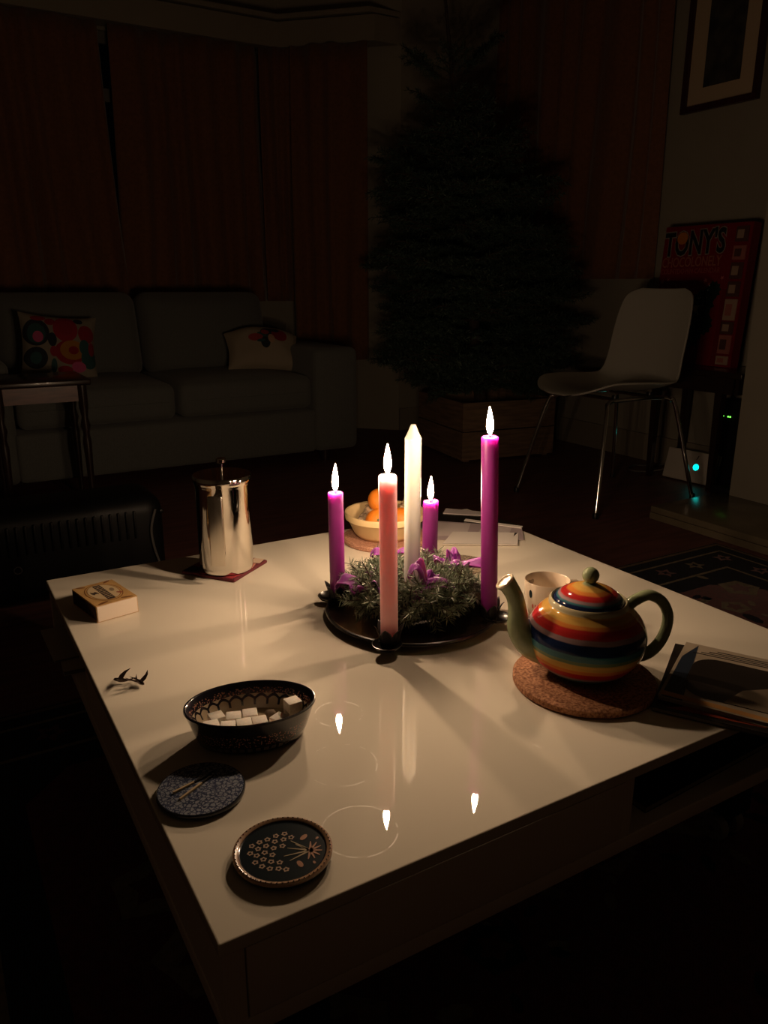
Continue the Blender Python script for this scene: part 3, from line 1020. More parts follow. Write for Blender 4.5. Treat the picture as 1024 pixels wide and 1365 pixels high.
# ------------------------------------------------------------------ candle stand, wreath, ribbons, candles
CX, CY = .017, .0055
stand = thing('candle_stand', 'black metal ring candle stand with four tulip cups around the wreath', 'candle holder', (CX, CY, T))
MB().tube([(.137 * math.cos(2 * PI * i / 72), .137 * math.sin(2 * PI * i / 72), .0135) for i in range(72)], .0030, 8, closed=True).build('ring', black_metal, stand)
plate_m = mat('dark_plate', (.030, .018, .012), .22, var=.3, scale=30)
MB().lathe([(0, .0105), (.128, .0105), (.1345, .0125), (.1345, .0140), (.128, .0120), (0, .0120)], 64).build('plate', plate_m, stand)
CUPS = {'pink': (-.081, -.088), 'left': (-.069, .100), 'right': (.102, -.089), 'back': (.114, .099)}
for key, (x, y) in CUPS.items():
    lx, ly = x - CX, y - CY
    d = Vector((lx, ly)).normalized()
    cup = MB().lathe([(0, .014), (.009, .0145), (.0155, .019), (.0165, .030), (.0155, .030), (.0145, .021), (0, .0175)], 24, (lx, ly, 0)).build('cup', black_metal, stand)
    for k in range(6):
        a = 2 * PI * k / 6 + math.atan2(d.y, d.x)
        def pet(u, v, a=a):
            w_ = .0095 * math.sin(PI * min(1, .25 + .75 * (1 - v))) ** .8 * (1 - v ** 3) + .0002
            r = .0150 + .003 * v + .0055 * v ** 3
            aa = a + (2 * u - 1) * w_ / .0165
            return (lx + r * math.cos(aa), ly + r * math.sin(aa), .017 + .026 * v)
        q = MB().grid(6, 8, pet).build('petal', black_metal, cup)
        md = q.modifiers.new('thickness', 'SOLIDIFY'); md.thickness = .0008
    # saucer-like drip dish leaning outward and a ball foot
    px_, py_ = lx + d.x * .012, ly + d.y * .012
    MB().lathe([(0, .0095), (.010, .0098), (.019, .0135), (.0225, .0185), (.0215, .0188), (.018, .0150), (.009, .0118), (0, .0116)], 24, (px_, py_, 0)).build('drip_dish', black_metal, cup)
    MB().sphere((lx, ly, .0055), .0055, 14, 8).build('foot', black_metal, cup)

wr_ms = [mat('wreath_needle_a', (.10, .135, .085), .45, spec=.5), mat('wreath_needle_b', (.18, .22, .145), .45, spec=.5), mat('wreath_needle_c', (.28, .32, .23), .45, spec=.5)]
wreath = thing('fir_wreath', 'green fir twig wreath on the black plate around the white candle', 'wreath', (CX, CY, T + .0145))
rnd = random.Random(21)
nb, tb = MB(), MB()
keep = [Vector((x - CX, y - CY, 0)) for x, y in CUPS.values()]
made = 0
while made < 430:
    a = rnd.uniform(0, 2 * PI)
    r0 = rnd.uniform(.030, .088)
    h0 = .012 + .040 * math.sqrt(max(0, 1 - ((r0 - .052) / .052) ** 2)) * rnd.uniform(.3, 1)
    p = Vector((r0 * math.cos(a), r0 * math.sin(a), h0))
    out = Vector((math.cos(a), math.sin(a), 0))
    tan_ = Vector((-out.y, out.x, 0))
    dv = (out * rnd.uniform(.1, 1.0) + tan_ * rnd.uniform(-1.0, 1.0) + Vector((0, 0, rnd.uniform(-.35, .55)))).normalized()
    ln = rnd.uniform(.026, .046)
    e = p + dv * ln
    if e.z < .004: e.z = .004
    R2 = Vector((e.x, e.y, 0))
    if R2.length > .120 or R2.length < .024 or any((R2 - k).length < .027 or (Vector((p.x, p.y, 0)) - k).length < .026 for k in keep):
        continue
    made += 1
    tb.tube([p, (p + e) / 2 + Vector((0, 0, .003)), e], [.0016, .0013, .0008], 5)
    needles(nb, p, e, .0024, 4, .0150, .0014, rnd, .1, .6)
# no needle passes below the plate
nb.v = [(x, y, max(z_, -.001)) for x, y, z_ in nb.v]
nd = nb.build('needles', wr_ms, wreath, smooth=False)
nd['kind'] = 'stuff'
tw = tb.build('twigs', bark, wreath)
tw['kind'] = 'stuff'
MB().lathe([(.060 + .018 * math.cos(2 * PI * i / 12), .020 + .016 * math.sin(2 * PI * i / 12)) for i in range(13)], 40).build('straw_ring', mat('moss', (.02, .028, .014), 1, var=.4, scale=90), wreath)
MB().lathe([(0, -.001), (.02, -.001), (.02, .032), (.0145, .033), (.0142, .012), (0, .011)], 24).build('candle_socket', black_metal, wreath)

ribbon_m = mat('purple_satin', (.25, .022, .29), .45, var=.15, scale=90, sheen=.3, sss=.15, sss_scale=.004)


def ribbon(label, loc, seed, loops, rz=0.0, size=1.0, tilt=(0, 0)):
    rnd = random.Random(seed)
    mb = MB()
    for (az, ln, ht_, wd, curl) in loops:
        az = math.radians(az)
        ph = rnd.uniform(0, 6)

        def fn(u, v, az=az, ln=ln, ht_=ht_, wd=wd, curl=curl, ph=ph):
            t = v
            # a strip leaving the knot, rising, folding back
            r = ln * math.sin(t * PI * (.5 + .42 * curl)) * size
            z_ = ht_ * (math.sin(t * PI * .9) if curl < .5 else (1 - math.cos(t * PI * 1.5)) * .5) * size
            wdt = wd * size * (.35 + .65 * math.sin(PI * min(1, .12 + t * .9)) ** .6)
            s_ = (u - .5) * wdt
            z_ += .004 * size * math.sin(9 * u + ph + 4 * t) + abs(u - .5) * .010 * size * math.cos(ph + 3 * t)
            r += .003 * size * math.sin(7 * u + ph * 2)
            return (r * math.cos(az) - s_ * math.sin(az), r * math.sin(az) + s_ * math.cos(az), z_)
        mb.grid(10, 16, fn)
    mb.sphere((0, 0, .004 * size), .007 * size, 10, 8, 0, 1.2, .9, .8)
    o = mb.build('purple_ribbon', ribbon_m, None, loc, angle=120)
    md = o.modifiers.new('thickness', 'SOLIDIFY'); md.thickness = .0006
    o.rotation_euler = (tilt[0], tilt[1], rz)
    return tag(o, label, 'ribbon', 'purple ribbons on the wreath')


ribbon('crumpled purple ribbon at the foot of the leftmost candle', (-.046, .022, .362), 1, [(150, .042, .014, .026, .1), (-30, .026, .012, .026, .7), (-100, .032, .008, .024, .3), (60, .026, .02, .022, .6), (-160, .035, .004, .022, .2)], 0, 1.35, (-.15, .15))
ribbon('pointed purple ribbon in front of the white candle, right of the pink candle', (.013, -.038, .374), 2, [(135, .022, .030, .018, .1), (-35, .034, .010, .024, .2), (-140, .030, .006, .018, .1), (40, .018, .016, .022, .7), (-80, .026, -.010, .016, .1)], 0, 1.25, (.35, 0))
ribbon('flat purple ribbon beside the tall right purple candle', (.108, .012, .376), 3, [(-35, .042, .010, .024, .15), (150, .026, .008, .022, .2), (70, .016, .018, .020, .6), (-100, .02, .006, .02, .2)], 0, 1.3)
ribbon('purple ribbon half hidden behind the pink candle', (.034, .100, .382), 4, [(-40, .038, .016, .024, .2), (160, .032, .012, .022, .1), (90, .02, .018, .02, .7), (-130, .022, .012, .02, .6)], 0, 1.0)

flame_m = bpy.data.materials.new('candle_flame')
flame_m.use_nodes = True
g = NG(flame_m)
g.nt.nodes.clear()
out = g.new('ShaderNodeOutputMaterial')
em = g.new('ShaderNodeEmission')
vec, gx, gy, gz = g.coords()
rmp = g.new('ShaderNodeValToRGB')
g.nt.links.new(g.math('DIVIDE', gz, .045), rmp.inputs[0])
el = rmp.color_ramp.elements
el[0].position = 0.0; el[0].color = (.0010, .0016, .0040, 1)
el[1].position = .22; el[1].color = (*FLAME_COLOR, 1)
k = el.new(.10); k.color = (.006, .006, .010, 1)
g.nt.links.new(rmp.outputs[0], em.inputs[0])
em.inputs[1].default_value = FLAME_STRENGTH
g.nt.links.new(em.outputs[0], out.inputs[0])


def candle(label, base, top, r, m_, flame=None, drip=0, lopsided=0.0):
    o = thing('taper_candle', label, 'candle', base, 0)
    d = Vector(top) - Vector(base)
    L = d.length
    o.rotation_mode = 'QUATERNION'
    o.rotation_quaternion = d.to_track_quat('Z', 'Y')
    if flame:
        pr = [(0, .0), (r * .96, 0), (r, .004), (r, L * .35), (r, L * .6), (r, L * .8), (r, L - .012), (r, L - .004), (r * .97, L - .001), (r * .86, L), (r * .70, L - .0012), (r * .4, L - .0030), (0, L - .0034)]
    else:
        pr = [(0, .0), (r * .96, 0), (r, .004), (r, L * .5), (r, L - .024), (r * 1.03, L - .0215), (r * .96, L - .0200), (r * .62, L - .011), (r * .40, L - .004), (r * .26, L), (0, L + .0005)]
    mb = MB().lathe(pr, 28)
    if lopsided:
        mb.v = [(x, y, z_ + (lopsided * max(0, -x * .86 + y * .5) / r * .5 if z_ > L - .006 else 0)) for x, y, z_ in mb.v]
    bd = mb.build('wax', m_, o, angle=50)
    if drip:
        MB().tube([(r * .9, -.002, L - .004), (r * 1.0, -.002, L - .03), (r * 1.02, -.002, L - .075)], [.0016, .0014, .0004], 8).build('wax_drip', m_, o)
    if flame:
        fh, tip = flame
        MB().tube([(0, 0, L - .0036), (.0006, 0, L + .003), (.0018, 0, L + .0085)], .0008, 6).build('wick', ink_dark, o)
        prf = [(.0012, .002), (.0030, .0055), (.0047, .011), (.0053, .016), (.0050, .022), (.0041, .028), (.0029, .034), (.0016, .040), (.0005, .0445), (.0001, .046)]
        fb = MB().lathe([(a, b_ * fh / .046) for a, b_ in prf], 12)
        fb.v = [(x + tip[0] * (z_ / fh) ** 2, y + tip[1] * (z_ / fh) ** 2, z_) for x, y, z_ in fb.v]
        fb.build('flame', flame_m, o, (.0004, 0, L))
    return o


pur = mat('purple_wax', (.23, .027, .20), .38, sss=1.0, sss_r=(1.0, .5, .9), sss_scale=.042, spec=.4)
pnk = mat('pink_wax', (.92, .54, .60), .38, sss=1.0, sss_r=(1.0, .75, .68), sss_scale=.035, spec=.4)
wht = mat('white_wax', (.54, .53, .50), .35, sss=.7, sss_r=(1.0, .8, .55), sss_scale=.010, spec=.4)
B0 = T + .019
candle('lit pink candle, front one of the black candle stand', (-.081, -.088, B0), (-.0838, -.0863, .577), .0128, pnk, (.044, (-.001, .0005)))
candle('lit purple candle, leftmost on the black candle stand', (-.069, .100, B0), (-.0702, .1007, .508), .0126, pur, (.047, (-.002, .001)))
candle('tall lit purple candle, rightmost on the black candle stand', (.102, -.089, B0), (.0935, -.084, .614), .0130, pur, (.045, (.001, -.0006)), drip=0)
candle('short lit purple candle at the back of the black stand', (.114, .099, B0), (.114, .099, .468), .0135, pur, (.045, (-.0006, .0)), lopsided=.005)
candle('tall unlit white candle standing in the middle of the wreath', (.017, .0055, T + .0265), (.0165, .006, .625), .0128, wht, None)

# ------------------------------------------------------------------ teapot on a cork mat
mt = MB().lathe([(0, 0), (.092, 0), (.095, .0025), (.095, .0095), (.092, .012), (0, .012)], 64).build('cork_mat', cork, None, (.098, -.302, T + .0003))
tag(mt, 'round cork mat under the striped teapot', 'trivet')


def banded(name, stops, rough=.10):
    m = mat(name, (.5, .5, .5), rough, spec=.25)
    g = NG(m)
    vec, gx, gy, gz = g.coords()
    nz = g.new('ShaderNodeTexNoise'); nz.inputs['Scale'].default_value = 40
    g.nt.links.new(vec, nz.inputs['Vector'])
    zz = g.math('ADD', gz, g.math('MULTIPLY', g.math('SUBTRACT', nz.outputs[0], .5), .0022))
    col = stops[0][1]
    for z0, c in stops[1:]:
        mr = g.new('ShaderNodeMapRange')
        g.put(zz, mr.inputs[0])
        mr.inputs[1].default_value = z0 - .0007
        mr.inputs[2].default_value = z0 + .0007
        col = g.mix(mr.outputs[0], col, c)
    st = g.new('ShaderNodeTexNoise'); st.inputs['Scale'].default_value = 55       # brush strokes
    mp = g.new('ShaderNodeMapping'); mp.inputs['Scale'].default_value = (.25, .25, 6)
    g.nt.links.new(vec, mp.inputs[0]); g.nt.links.new(mp.outputs[0], st.inputs['Vector'])
    mx = g.new('ShaderNodeMix'); mx.data_type = 'RGBA'; mx.blend_type = 'MULTIPLY'
    mx.inputs[0].default_value = .35
    g.nt.links.new(col, mx.inputs[6]); g.nt.links.new(st.outputs[0], mx.inputs[7])
    g.nt.links.new(mx.outputs[2], bsdf(m).inputs['Base Color'])
    return m


YEL, ORA, RED, MAU, NAV, TEA, GRN = (.72, .42, .10), (.72, .24, .05), (.52, .03, .03), (.36, .24, .25), (.012, .022, .075), (.05, .17, .20), (.16, .22, .10)
SAGE = (.26, .30, .17)
pot_m = banded('striped_glaze', [(0, GRN), (.008, TEA), (.013, MAU), (.0175, RED), (.0265, ORA), (.0325, YEL), (.0415, GRN), (.0465, TEA), (.0550, NAV), (.0690, MAU), (.0750, RED), (.0850, ORA), (.0890, YEL), (.0970, (.62, .56, .36))])
lid_m = banded('striped_lid_glaze', [(0, NAV), (.104, NAV), (.1075, TEA), (.1095, MAU), (.1125, RED), (.1175, ORA), (.1205, YEL), (.1245, SAGE)])
sage_m = mat('sage_glaze', SAGE, .12, spec=.45, var=.1, scale=60)
tp = thing('striped_teapot', 'round teapot with rainbow stripes, green spout and green handle', 'teapot', (.110, -.2885, T + .0125), math.atan2(-.508, .862))
body = [(0, .002), (.040, .002), (.043, 0), (.047, 0), (.051, .003), (.0615, .011), (.0705, .022), (.0765, .035), (.0795, .050), (.0780, .064), (.0715, .078), (.0625, .088), (.0545, .0945), (.0520, .0985), (.0520, .1025), (.0495, .1045), (.0470, .1025), (.0455, .096), (.06, .08), (.072, .05), (.06, .02), (0, .008)]
MB().lathe(spline(body[:14], 3)[:-1] + body[13:], 56).build('body', pot_m, tp, angle=60)
lid = MB().lathe(spline([(.0462, .1000), (.0460, .1035), (.0430, .1075), (.034, .1150), (.022, .1205), (.011, .1240), (.006, .1262)], 4) + [(0, .127)], 48).build('lid', lid_m, tp, angle=60)
MB().sphere((0, 0, .1365), .0112, 24, 16, 0, 1, 1, 1).build('knob', sage_m, lid)
sp = spline([(-.052, 0, .032, .026), (-.075, 0, .041, .0225), (-.091, 0, .060, .0165), (-.0945, 0, .085, .0128), (-.099, 0, .105, .0115), (-.108, 0, .121, .0120), (-.1135, 0, .1275, .0138)], 5)
so = MB().tube([p[:3] for p in sp], [p[3] for p in sp], 20).build('spout', sage_m, tp, angle=60)
# mouth: pale rim and dark opening facing up
rim = MB()
tdir = Vector((-.0055, 0, .0065)).normalized()
s1 = Vector((0, 1, 0)); s2 = tdir.cross(s1)
cpt = Vector((-.1136, 0, .1277))
rim.tube([cpt + (s1 * math.cos(a * PI / 12) + s2 * math.sin(a * PI / 12)) * .0122 for a in range(24)], .0020, 8, closed=True)
rim.build('lip', mat('cream_glaze', (.66, .58, .42), .2, coat=.5), so)
rim = MB().add([tuple(cpt + tdir * .0004 + (s1 * math.cos(a * PI / 10) + s2 * math.sin(a * PI / 10)) * .0112) for a in range(20)], [tuple(range(20))])
rim.build('opening', mat('brown_glaze', (.30, .20, .12), .3), so, smooth=False)
hp = spline([(.050, 0, .090, .0085), (.062, 0, .1010, .0078), (.080, 0, .1085, .0074), (.0985, 0, .099, .0074), (.1085, 0, .078, .0074), (.1060, 0, .052, .0076), (.0950, 0, .031, .0080), (.0800, 0, .0205, .0085), (.066, 0, .022, .0095)], 5)
MB().tube([p[:3] for p in hp], [p[3] for p in hp], 16).build('handle', sage_m, tp, angle=60)

# ------------------------------------------------------------------ mug behind the teapot
cream_gl = mat('cream_mug_glaze', (.72, .60, .46), .2, coat=.5)
mug = thing('cream_mug', 'cream mug with grey heart inside and dark spots behind the teapot', 'mug', (.209, -.102, T + .0004))
MB().lathe([(0, .003), (.022, .003), (.0235, 0), (.026, 0), (.0285, .004), (.0345, .025), (.0370, .060), (.0360, .0615), (.0348, .060), (.0322, .025), (.026, .008), (0, .006)], 40).build('body', cream_gl, mug, angle=60)
hp = spline([(.0335, 0, .050, .004), (.048, 0, .054, .004), (.056, 0, .040, .004), (.050, 0, .022, .004), (.032, 0, .016, .004)], 5)
hb = MB().tube([p[:3] for p in hp], .0042, 10)
a = math.radians(-20)
hb.v = [(x * math.cos(a) - y * math.sin(a), x * math.sin(a) + y * math.cos(a), z_) for x, y, z_ in hb.v]
hb.build('handle', cream_gl, mug)


def mug_patch(name, az, z0, sx, sz, r, m_, inside=False, heart=False):
    az = math.radians(az)
    pts = []
    n = 20
    for i in range(n):
        t = 2 * PI * i / n
        if heart:
            x = .0625 * 16 * math.sin(t) ** 3
            y = .0625 * (13 * math.cos(t) - 5 * math.cos(2 * t) - 2 * math.cos(3 * t) - math.cos(4 * t))
        else:
            x, y = math.cos(t), math.sin(t)
        zz = z0 + y * sz
        rr = (.0322 + (zz - .025) * .0026 / .035 - .0004) if inside else (.0345 + (zz - .025) * .0025 / .035 + .0004)
        aa = az + x * sx / rr
        pts.append((rr * math.cos(aa), rr * math.sin(aa), zz))
    MB().add(pts, [tuple(range(n))]).build(name, m_, mug, smooth=False)


grey_gl = mat('grey_glaze', (.34, .28, .22), .3)
dk_gl = mat('dark_teal_glaze', (.02, .03, .035), .25)
mug_patch('painted_heart', 100, .046, .0075, .0075, 0, grey_gl, True, True)
mug_patch('painted_spot', 183, .044, .0035, .007, 0, dk_gl)
mug_patch('painted_spot', 280, .051, .005, .005, 0, dk_gl)
for k in range(3):
    mug_patch('painted_mark', 190 + k * 9, .024, .0013, .004, 0, mat('red_glaze', (.45, .05, .04), .3))

# ------------------------------------------------------------------ cafetiere on a quilted cloth mat
ph = thing('pot_holder', 'square quilted red cloth mat under the steel coffee press', 'pot holder', (-.171, .369, T + .0003), math.atan2(.070, .093))
red_cl = mat('dark_red_cloth', (.10, .013, .02), .9, var=.2, scale=200, bump=.3)
def fnq(x, y, z_):
    return (x, y, z_ + (.0008 * math.sin(x * 220) * math.sin(y * 220) if z_ > 0 else 0))
MB().rbox((0, 0, .0035), (.116, .116, .007), .003, 3, fn=fnq).build('cloth', red_cl, ph, angle=80)
cols = [mat('navy_patch', (.02, .018, .03), .9), mat('pink_patch', (.55, .25, .18), .9), mat('cream_patch', (.6, .45, .33), .9), mat('red_patch', (.36, .03, .04), .9)]
rnd = random.Random(4)
for i in range(4):
    for j in range(4):
        if i in (0, 3) or j in (0, 3):
            x, y = -.0435 + .029 * i, -.0435 + .029 * j
            ci = 1 + (i + j) % 2 if (i == 3 or j == 0 and i > 1) else (0 if (i + j) % 2 else 3)
            MB().box((x, y, .0068), (.024, .020, .0014), 0, rnd.uniform(-.3, .3)).build('patch', cols[ci], ph, smooth=False)

cf = thing('coffee_press', 'tall polished steel coffee press with strap handle and plunger knob', 'coffee press', (-.174, .350, T + .0082), math.radians(-29))
MB().lathe([(0, .001), (.044, .001), (.0475, .0025), (.0492, .007), (.0495, .012), (.0495, .160), (.0505, .163), (.0512, .168), (.0500, .169), (.0485, .163), (.0485, .012), (0, .008)], 64).build('body', steel, cf, angle=35)
lid = MB().lathe([(.0475, .160), (.0525, .1695), (.0530, .1720), (.0530, .1790), (.0515, .1815), (.030, .1825), (.006, .1830), (0, .1830)], 64).build('lid', steel, cf, angle=35)
MB().lathe([(.0025, .1825), (.0025, .2010), (.0080, .2015), (.0095, .2035), (.0095, .2085), (.0080, .2105), (0, .2108)], 24).build('plunger_knob', steel, lid, angle=35)
hb = MB()
hb.rbox((0, -.0800, .0965), (.026, .0075, .128), .0030, 3)
h = hb.build('handle', mat('brushed_steel', (0.62, 0.57, 0.50), 0.22, metal=1.0), cf, angle=50)
MB().rbox((0, -.0635, .1500), (.018, .028, .006), .002, 2).build('handle_bracket', steel, h, angle=50)
MB().rbox((0, -.0635, .0440), (.018, .028, .006), .002, 2).build('handle_bracket', steel, h, angle=50)
MB().add([(-.012, .0485, .168), (.012, .0485, .168), (0, .062, .1695), (-.008, .0487, .150), (.008, .0487, .150)], [(0, 2, 3), (2, 1, 4), (3, 2, 4)]).build('pouring_lip', steel, cf, smooth=False)

# ------------------------------------------------------------------ fruit bowl
FX, FY = .180, .366
o = MB().lathe([(0, 0), (.087, 0), (.090, .003), (.090, .008), (.087, .011), (0, .011)], 56).build('cork_mat', mat('pale_cork', (.46, .25, .16), .9, col2=(.30, .14, .09), var=.1, scale=330, bump=.4, bscale=400), None, (FX, FY, T + .0003))
tag(o, 'round cork mat under the cream fruit bowl', 'trivet')
o = MB().lathe([(0, .004), (.050, .004), (.052, 0), (.057, 0), (.066, .010), (.0790, .038), (.0840, .0400), (.0855, .0500), (.0840, .0530), (.0805, .0520), (.0775, .042), (.062, .014), (0, .010)], 56).build('fruit_bowl', mat('cream_bowl_glaze', (.70, .53, .28), .3, coat=.3), None, (FX, FY, T + .0115), angle=50)
tag(o, 'round cream ceramic bowl of mandarins at the back of the table', 'bowl')
mand_m = mat('mandarin_peel', (.80, .24, .02), .42, var=.08, scale=30, bump=.6, bscale=500, sss=.15, sss_scale=.004)
BZ = T + .0115
for k, (x, y, z_, r, lb) in enumerate([(.1480, .3405, BZ + .0405, .0265, 'mandarin low at the bowl front, left of the pink candle'), (.2010, .3320, BZ + .0405, .0255, 'mandarin at the bowl front between pink and white candles'), (.180, .385, BZ + .0700, .0275, 'topmost mandarin in the bowl, left of the pink candle')]):
    q = thing('mandarin', lb, 'fruit', (x, y, z_), k * 1.3, 'mandarins in the bowl')
    pr = [(r * math.sin(PI * i / 16) * (1 + .02 * math.sin(PI * i / 16)), -r * .86 * math.cos(PI * i / 16) - (.0025 if i in (0, 16) else 0) * math.copysign(1, i - 8) * (-1 if i == 0 else 1)) for i in range(17)]
    pr = [(r * math.sin(PI * i / 16), -r * .88 * math.cos(PI * i / 16)) for i in range(17)]
    MB().lathe(pr, 28).build('peel', mand_m, q, angle=80)
    MB().lathe([(.0026, 0), (.0030, .0008), (.0012, .0018), (0, .0019)], 10).build('stem_end', mat('stem_green', (.10, .12, .04), .7), q, (0, 0, r * .88 - .0004))
    q.rotation_euler = [(1.15, 0, -.5), (.6, .3, .2), (.5, -.6, 1)][k]
foil = mat('printed_foil', (.52, .40, .26), .3, metal=.3, col2=(.12, .08, .06), var=.2, scale=110)
foil2 = mat('speckled_foil', (.60, .46, .26), .35, col2=(.10, .05, .03), var=.2, scale=150)
def sweet(label, loc, rot, size, m_, seed):
    rnd = random.Random(seed)
    mb = MB()
    def fn(x, y, z_):
        return (x + .0012 * math.sin(y * 300 + seed), y, z_ + .0014 * math.sin(x * 260 + y * 180 + seed))
    mb.rbox((0, 0, 0), size, min(size) * .42, 3, fn=fn)
    for s_ in (-1, 1):
        mb.grid(8, 4, lambda u, v: ((u - .5) * size[0] * (.5 + .6 * v), s_ * (size[1] / 2 - .002 + v * .010), .002 * math.sin(u * 22 + seed)))
    o = mb.build('wrapped_sweet', m_, None, loc, angle=60)
    o.rotation_euler = rot
    return tag(o, label, 'sweet', 'wrapped sweets in the bowl')
sweet('shiny wrapped sweet in the bowl, left of the mandarins', (.142, .3800, BZ + .0455), (.35, .2, -.9), (.020, .052, .012), foil, 1)
sweet('brown striped wrapped sweet against the left bowl wall', (.166, .4010, BZ + .0420), (.3, .1, -.35), (.017, .044, .012), foil, 5)
sweet('speckled gold wrapped sweet right of the topmost mandarin', (.232, .372, BZ + .0520), (.2, .9, -.5), (.022, .040, .013), foil2, 3)
sweet('pale wrapped sweet deep at the right side of the bowl', (.215, .405, BZ + .0400), (.2, -.3, .9), (.018, .04, .012), foil2, 9)

# ------------------------------------------------------------------ coasters
def voro(name, base, dark, scale, rough=.3):
    m = mat(name, base, rough, coat=.4)
    g = NG(m)
    vec, *_ = g.coords()
    v = g.new('ShaderNodeTexVoronoi'); v.feature = 'DISTANCE_TO_EDGE'; v.inputs['Scale'].default_value = scale
    v2 = g.new('ShaderNodeTexNoise'); v2.inputs['Scale'].default_value = scale * 1.6
    wv = g.new('ShaderNodeVectorMath'); wv.operation = 'SCALE'
    g.nt.links.new(vec, v.inputs['Vector']); g.nt.links.new(vec, v2.inputs['Vector'])
    f = g.math('LESS_THAN', v.outputs['Distance'], .09)
    f2 = g.math('GREATER_THAN', v2.outputs[0], .56)
    g.nt.links.new(g.mix(g.math('MAXIMUM', f, f2), base, dark), bsdf(m).inputs['Base Color'])
    return m


cst = [(0, 0), (.0435, 0), (.0460, .0020), (.0465, .0050), (.0455, .0068), (.0430, .0072), (0, .0070)]
o = thing('round_coaster', 'round blue and white crackle patterned coaster holding two burnt matches', 'coaster', (-.4245, -.274, T + .0003), 0, 'ceramic coasters')
MB().lathe(cst, 56).build('tile', mat('navy_glaze', (.02, .024, .04), .2, coat=.5), o, angle=50)
MB().lathe([(0, .0071), (.0428, .0073), (.0445, .00705), (.0445, .0069), (0, .0069)], 56).build('crackle_print', voro('blue_crackle', (.33, .36, .42), (.035, .05, .11), 190), o)
o = thing('round_coaster', 'round speckled coaster between the wreath and the white papers', 'coaster', (.226, .152, T + .0003), 0, 'ceramic coasters')
MB().lathe(cst, 56).build('tile', mat('cream_glaze2', (.6, .5, .38), .2, coat=.5), o, angle=50)
MB().lathe([(0, .0071), (.0428, .0073), (.0445, .00705), (.0445, .0069), (0, .0069)], 56).build('speckle_print', voro('brown_crackle', (.55, .45, .32), (.10, .07, .06), 170), o)

o = thing('round_coaster', 'round dark coaster painted with a flowering branch at the near corner', 'coaster', (-.388, -.406, T + .0003), math.radians(-30), 'ceramic coasters')
ink = mat('dark_blue_glaze', (.010, .013, .022), .18, coat=.6)
rimm = mat('copper_rim_glaze', (.36, .22, .13), .25, coat=.5)
MB().lathe([(0, 0), (.042, 0), (.045, .0020), (.0465, .0060), (.0463, .0080), (.0445, .0088), (.0415, .0080), (.0405, .0068), (0, .0066)], 64).build('tile', [ink], o, angle=50)
MB().lathe([(.0468, .0062), (.0467, .0082), (.0447, .0092), (.0418, .0084), (.0413, .0078)], 64).build('rim_band', rimm, o)
b = MB()
z = .00705
b.disc(0, 0, z - .0002, .0400, .0400, 3, 48)
for k in range(56):
    a = 2 * PI * k / 56
    b.disc(.0446 * math.cos(a), .0446 * math.sin(a), .00935, .0008, .0008, 4, 6)
rows = [(-.030, (-.004, .006)), (-.0235, (-.016, -.007, .002, .011)), (-.0165, (-.021, -.012, -.003, .006, .015)), (-.009, (-.024, -.015, -.006, .003, .012, .020)), (-.001, (-.024, -.016, .006, .015, .023)), (.006, (-.025, .018))]
for x, yy in rows:
    for y in yy:
        flower(b, x, y, .0034, z, 0, 5, x * 90 + y * 50, .72)
        b.disc(x, y, z + .0001, .0013, .0013, 3, 6)
def stroke(b, p, q, w_, mi, z):
    d = Vector((q[0] - p[0], q[1] - p[1])); n = Vector((-d.y, d.x)).normalized() * w_
    b.poly([(p[0] - n.x, p[1] - n.y), (q[0] - n.x * .3, q[1] - n.y * .3), (q[0] + n.x * .3, q[1] + n.y * .3), (p[0] + n.x, p[1] + n.y)], z, mi)
for q in ((.006, .013), (.004, .003), (.002, -.008), (.008, -.014), (.011, .008)):
    stroke(b, (.026, 0), q, .0012, 1, z + .0001)
for k in range(7):
    a = math.radians(-95 + 190 * k / 6)
    stroke(b, (.026, 0), (.026 + .011 * math.cos(a), .012 * math.sin(a)), .0016, 2, z + .00015)
for (x, y) in ((.018, .018), (.018, -.018), (.031, .017), (.031, -.016)):
    b.disc(x, y, z + .0001, .0048 if x < .03 else .002, .0026 if x < .03 else .0013, 2, 10, 1.0 if y > 0 else -1.0)
b.build('flower_print', [mat('pale_flower_glaze', (.42, .30, .22), .25), mat('stem_glaze', (.38, .30, .19), .25), mat('terracotta_glaze', (.40, .20, .12), .25), mat('deep_teal_glaze', (.012, .020, .026), .18, coat=.6), ink], o, smooth=False)

def matchstick(label, a, b_, burn):
    d = Vector((b_[0] - a[0], b_[1] - a[1], 0)); L = d.length
    o = thing('burnt_match', label, 'match', (a[0], a[1], a[2]), math.atan2(d.y, d.x), 'burnt matches')
    o.rotation_euler = (0, -math.atan2(b_[2] - a[2], L), math.atan2(d.y, d.x))
    MB().box((L * (1 - burn) / 2, 0, 0), (L * (1 - burn), .0021, .0021)).build('stick', mat('match_wood', (.62, .48, .28), .8), o, smooth=False)
    MB().tube([(L * (1 - burn), 0, 0), (L * (1 - burn * .5), .0004, .0003), (L * .96, -.0003, .0006)], [.0012, .0011, .0010], 6).build('charred_end', mat('char', (.008, .007, .007), .9), o)
    MB().sphere((L * .975, 0, .0006), .0017, 10, 6, 0, 1.5, 1, 1).build('head', mat('char', (.008, .007, .007), .9), o)
zc = T + .0089
matchstick('burnt match nearer the sugar bowl on the crackle coaster', (-.453, -.270, zc), (-.4065, -.2575, zc), .48)
matchstick('burnt match nearer the table corner on the crackle coaster', (-.450, -.284, zc), (-.4065, -.2612, zc + .0003), .36)

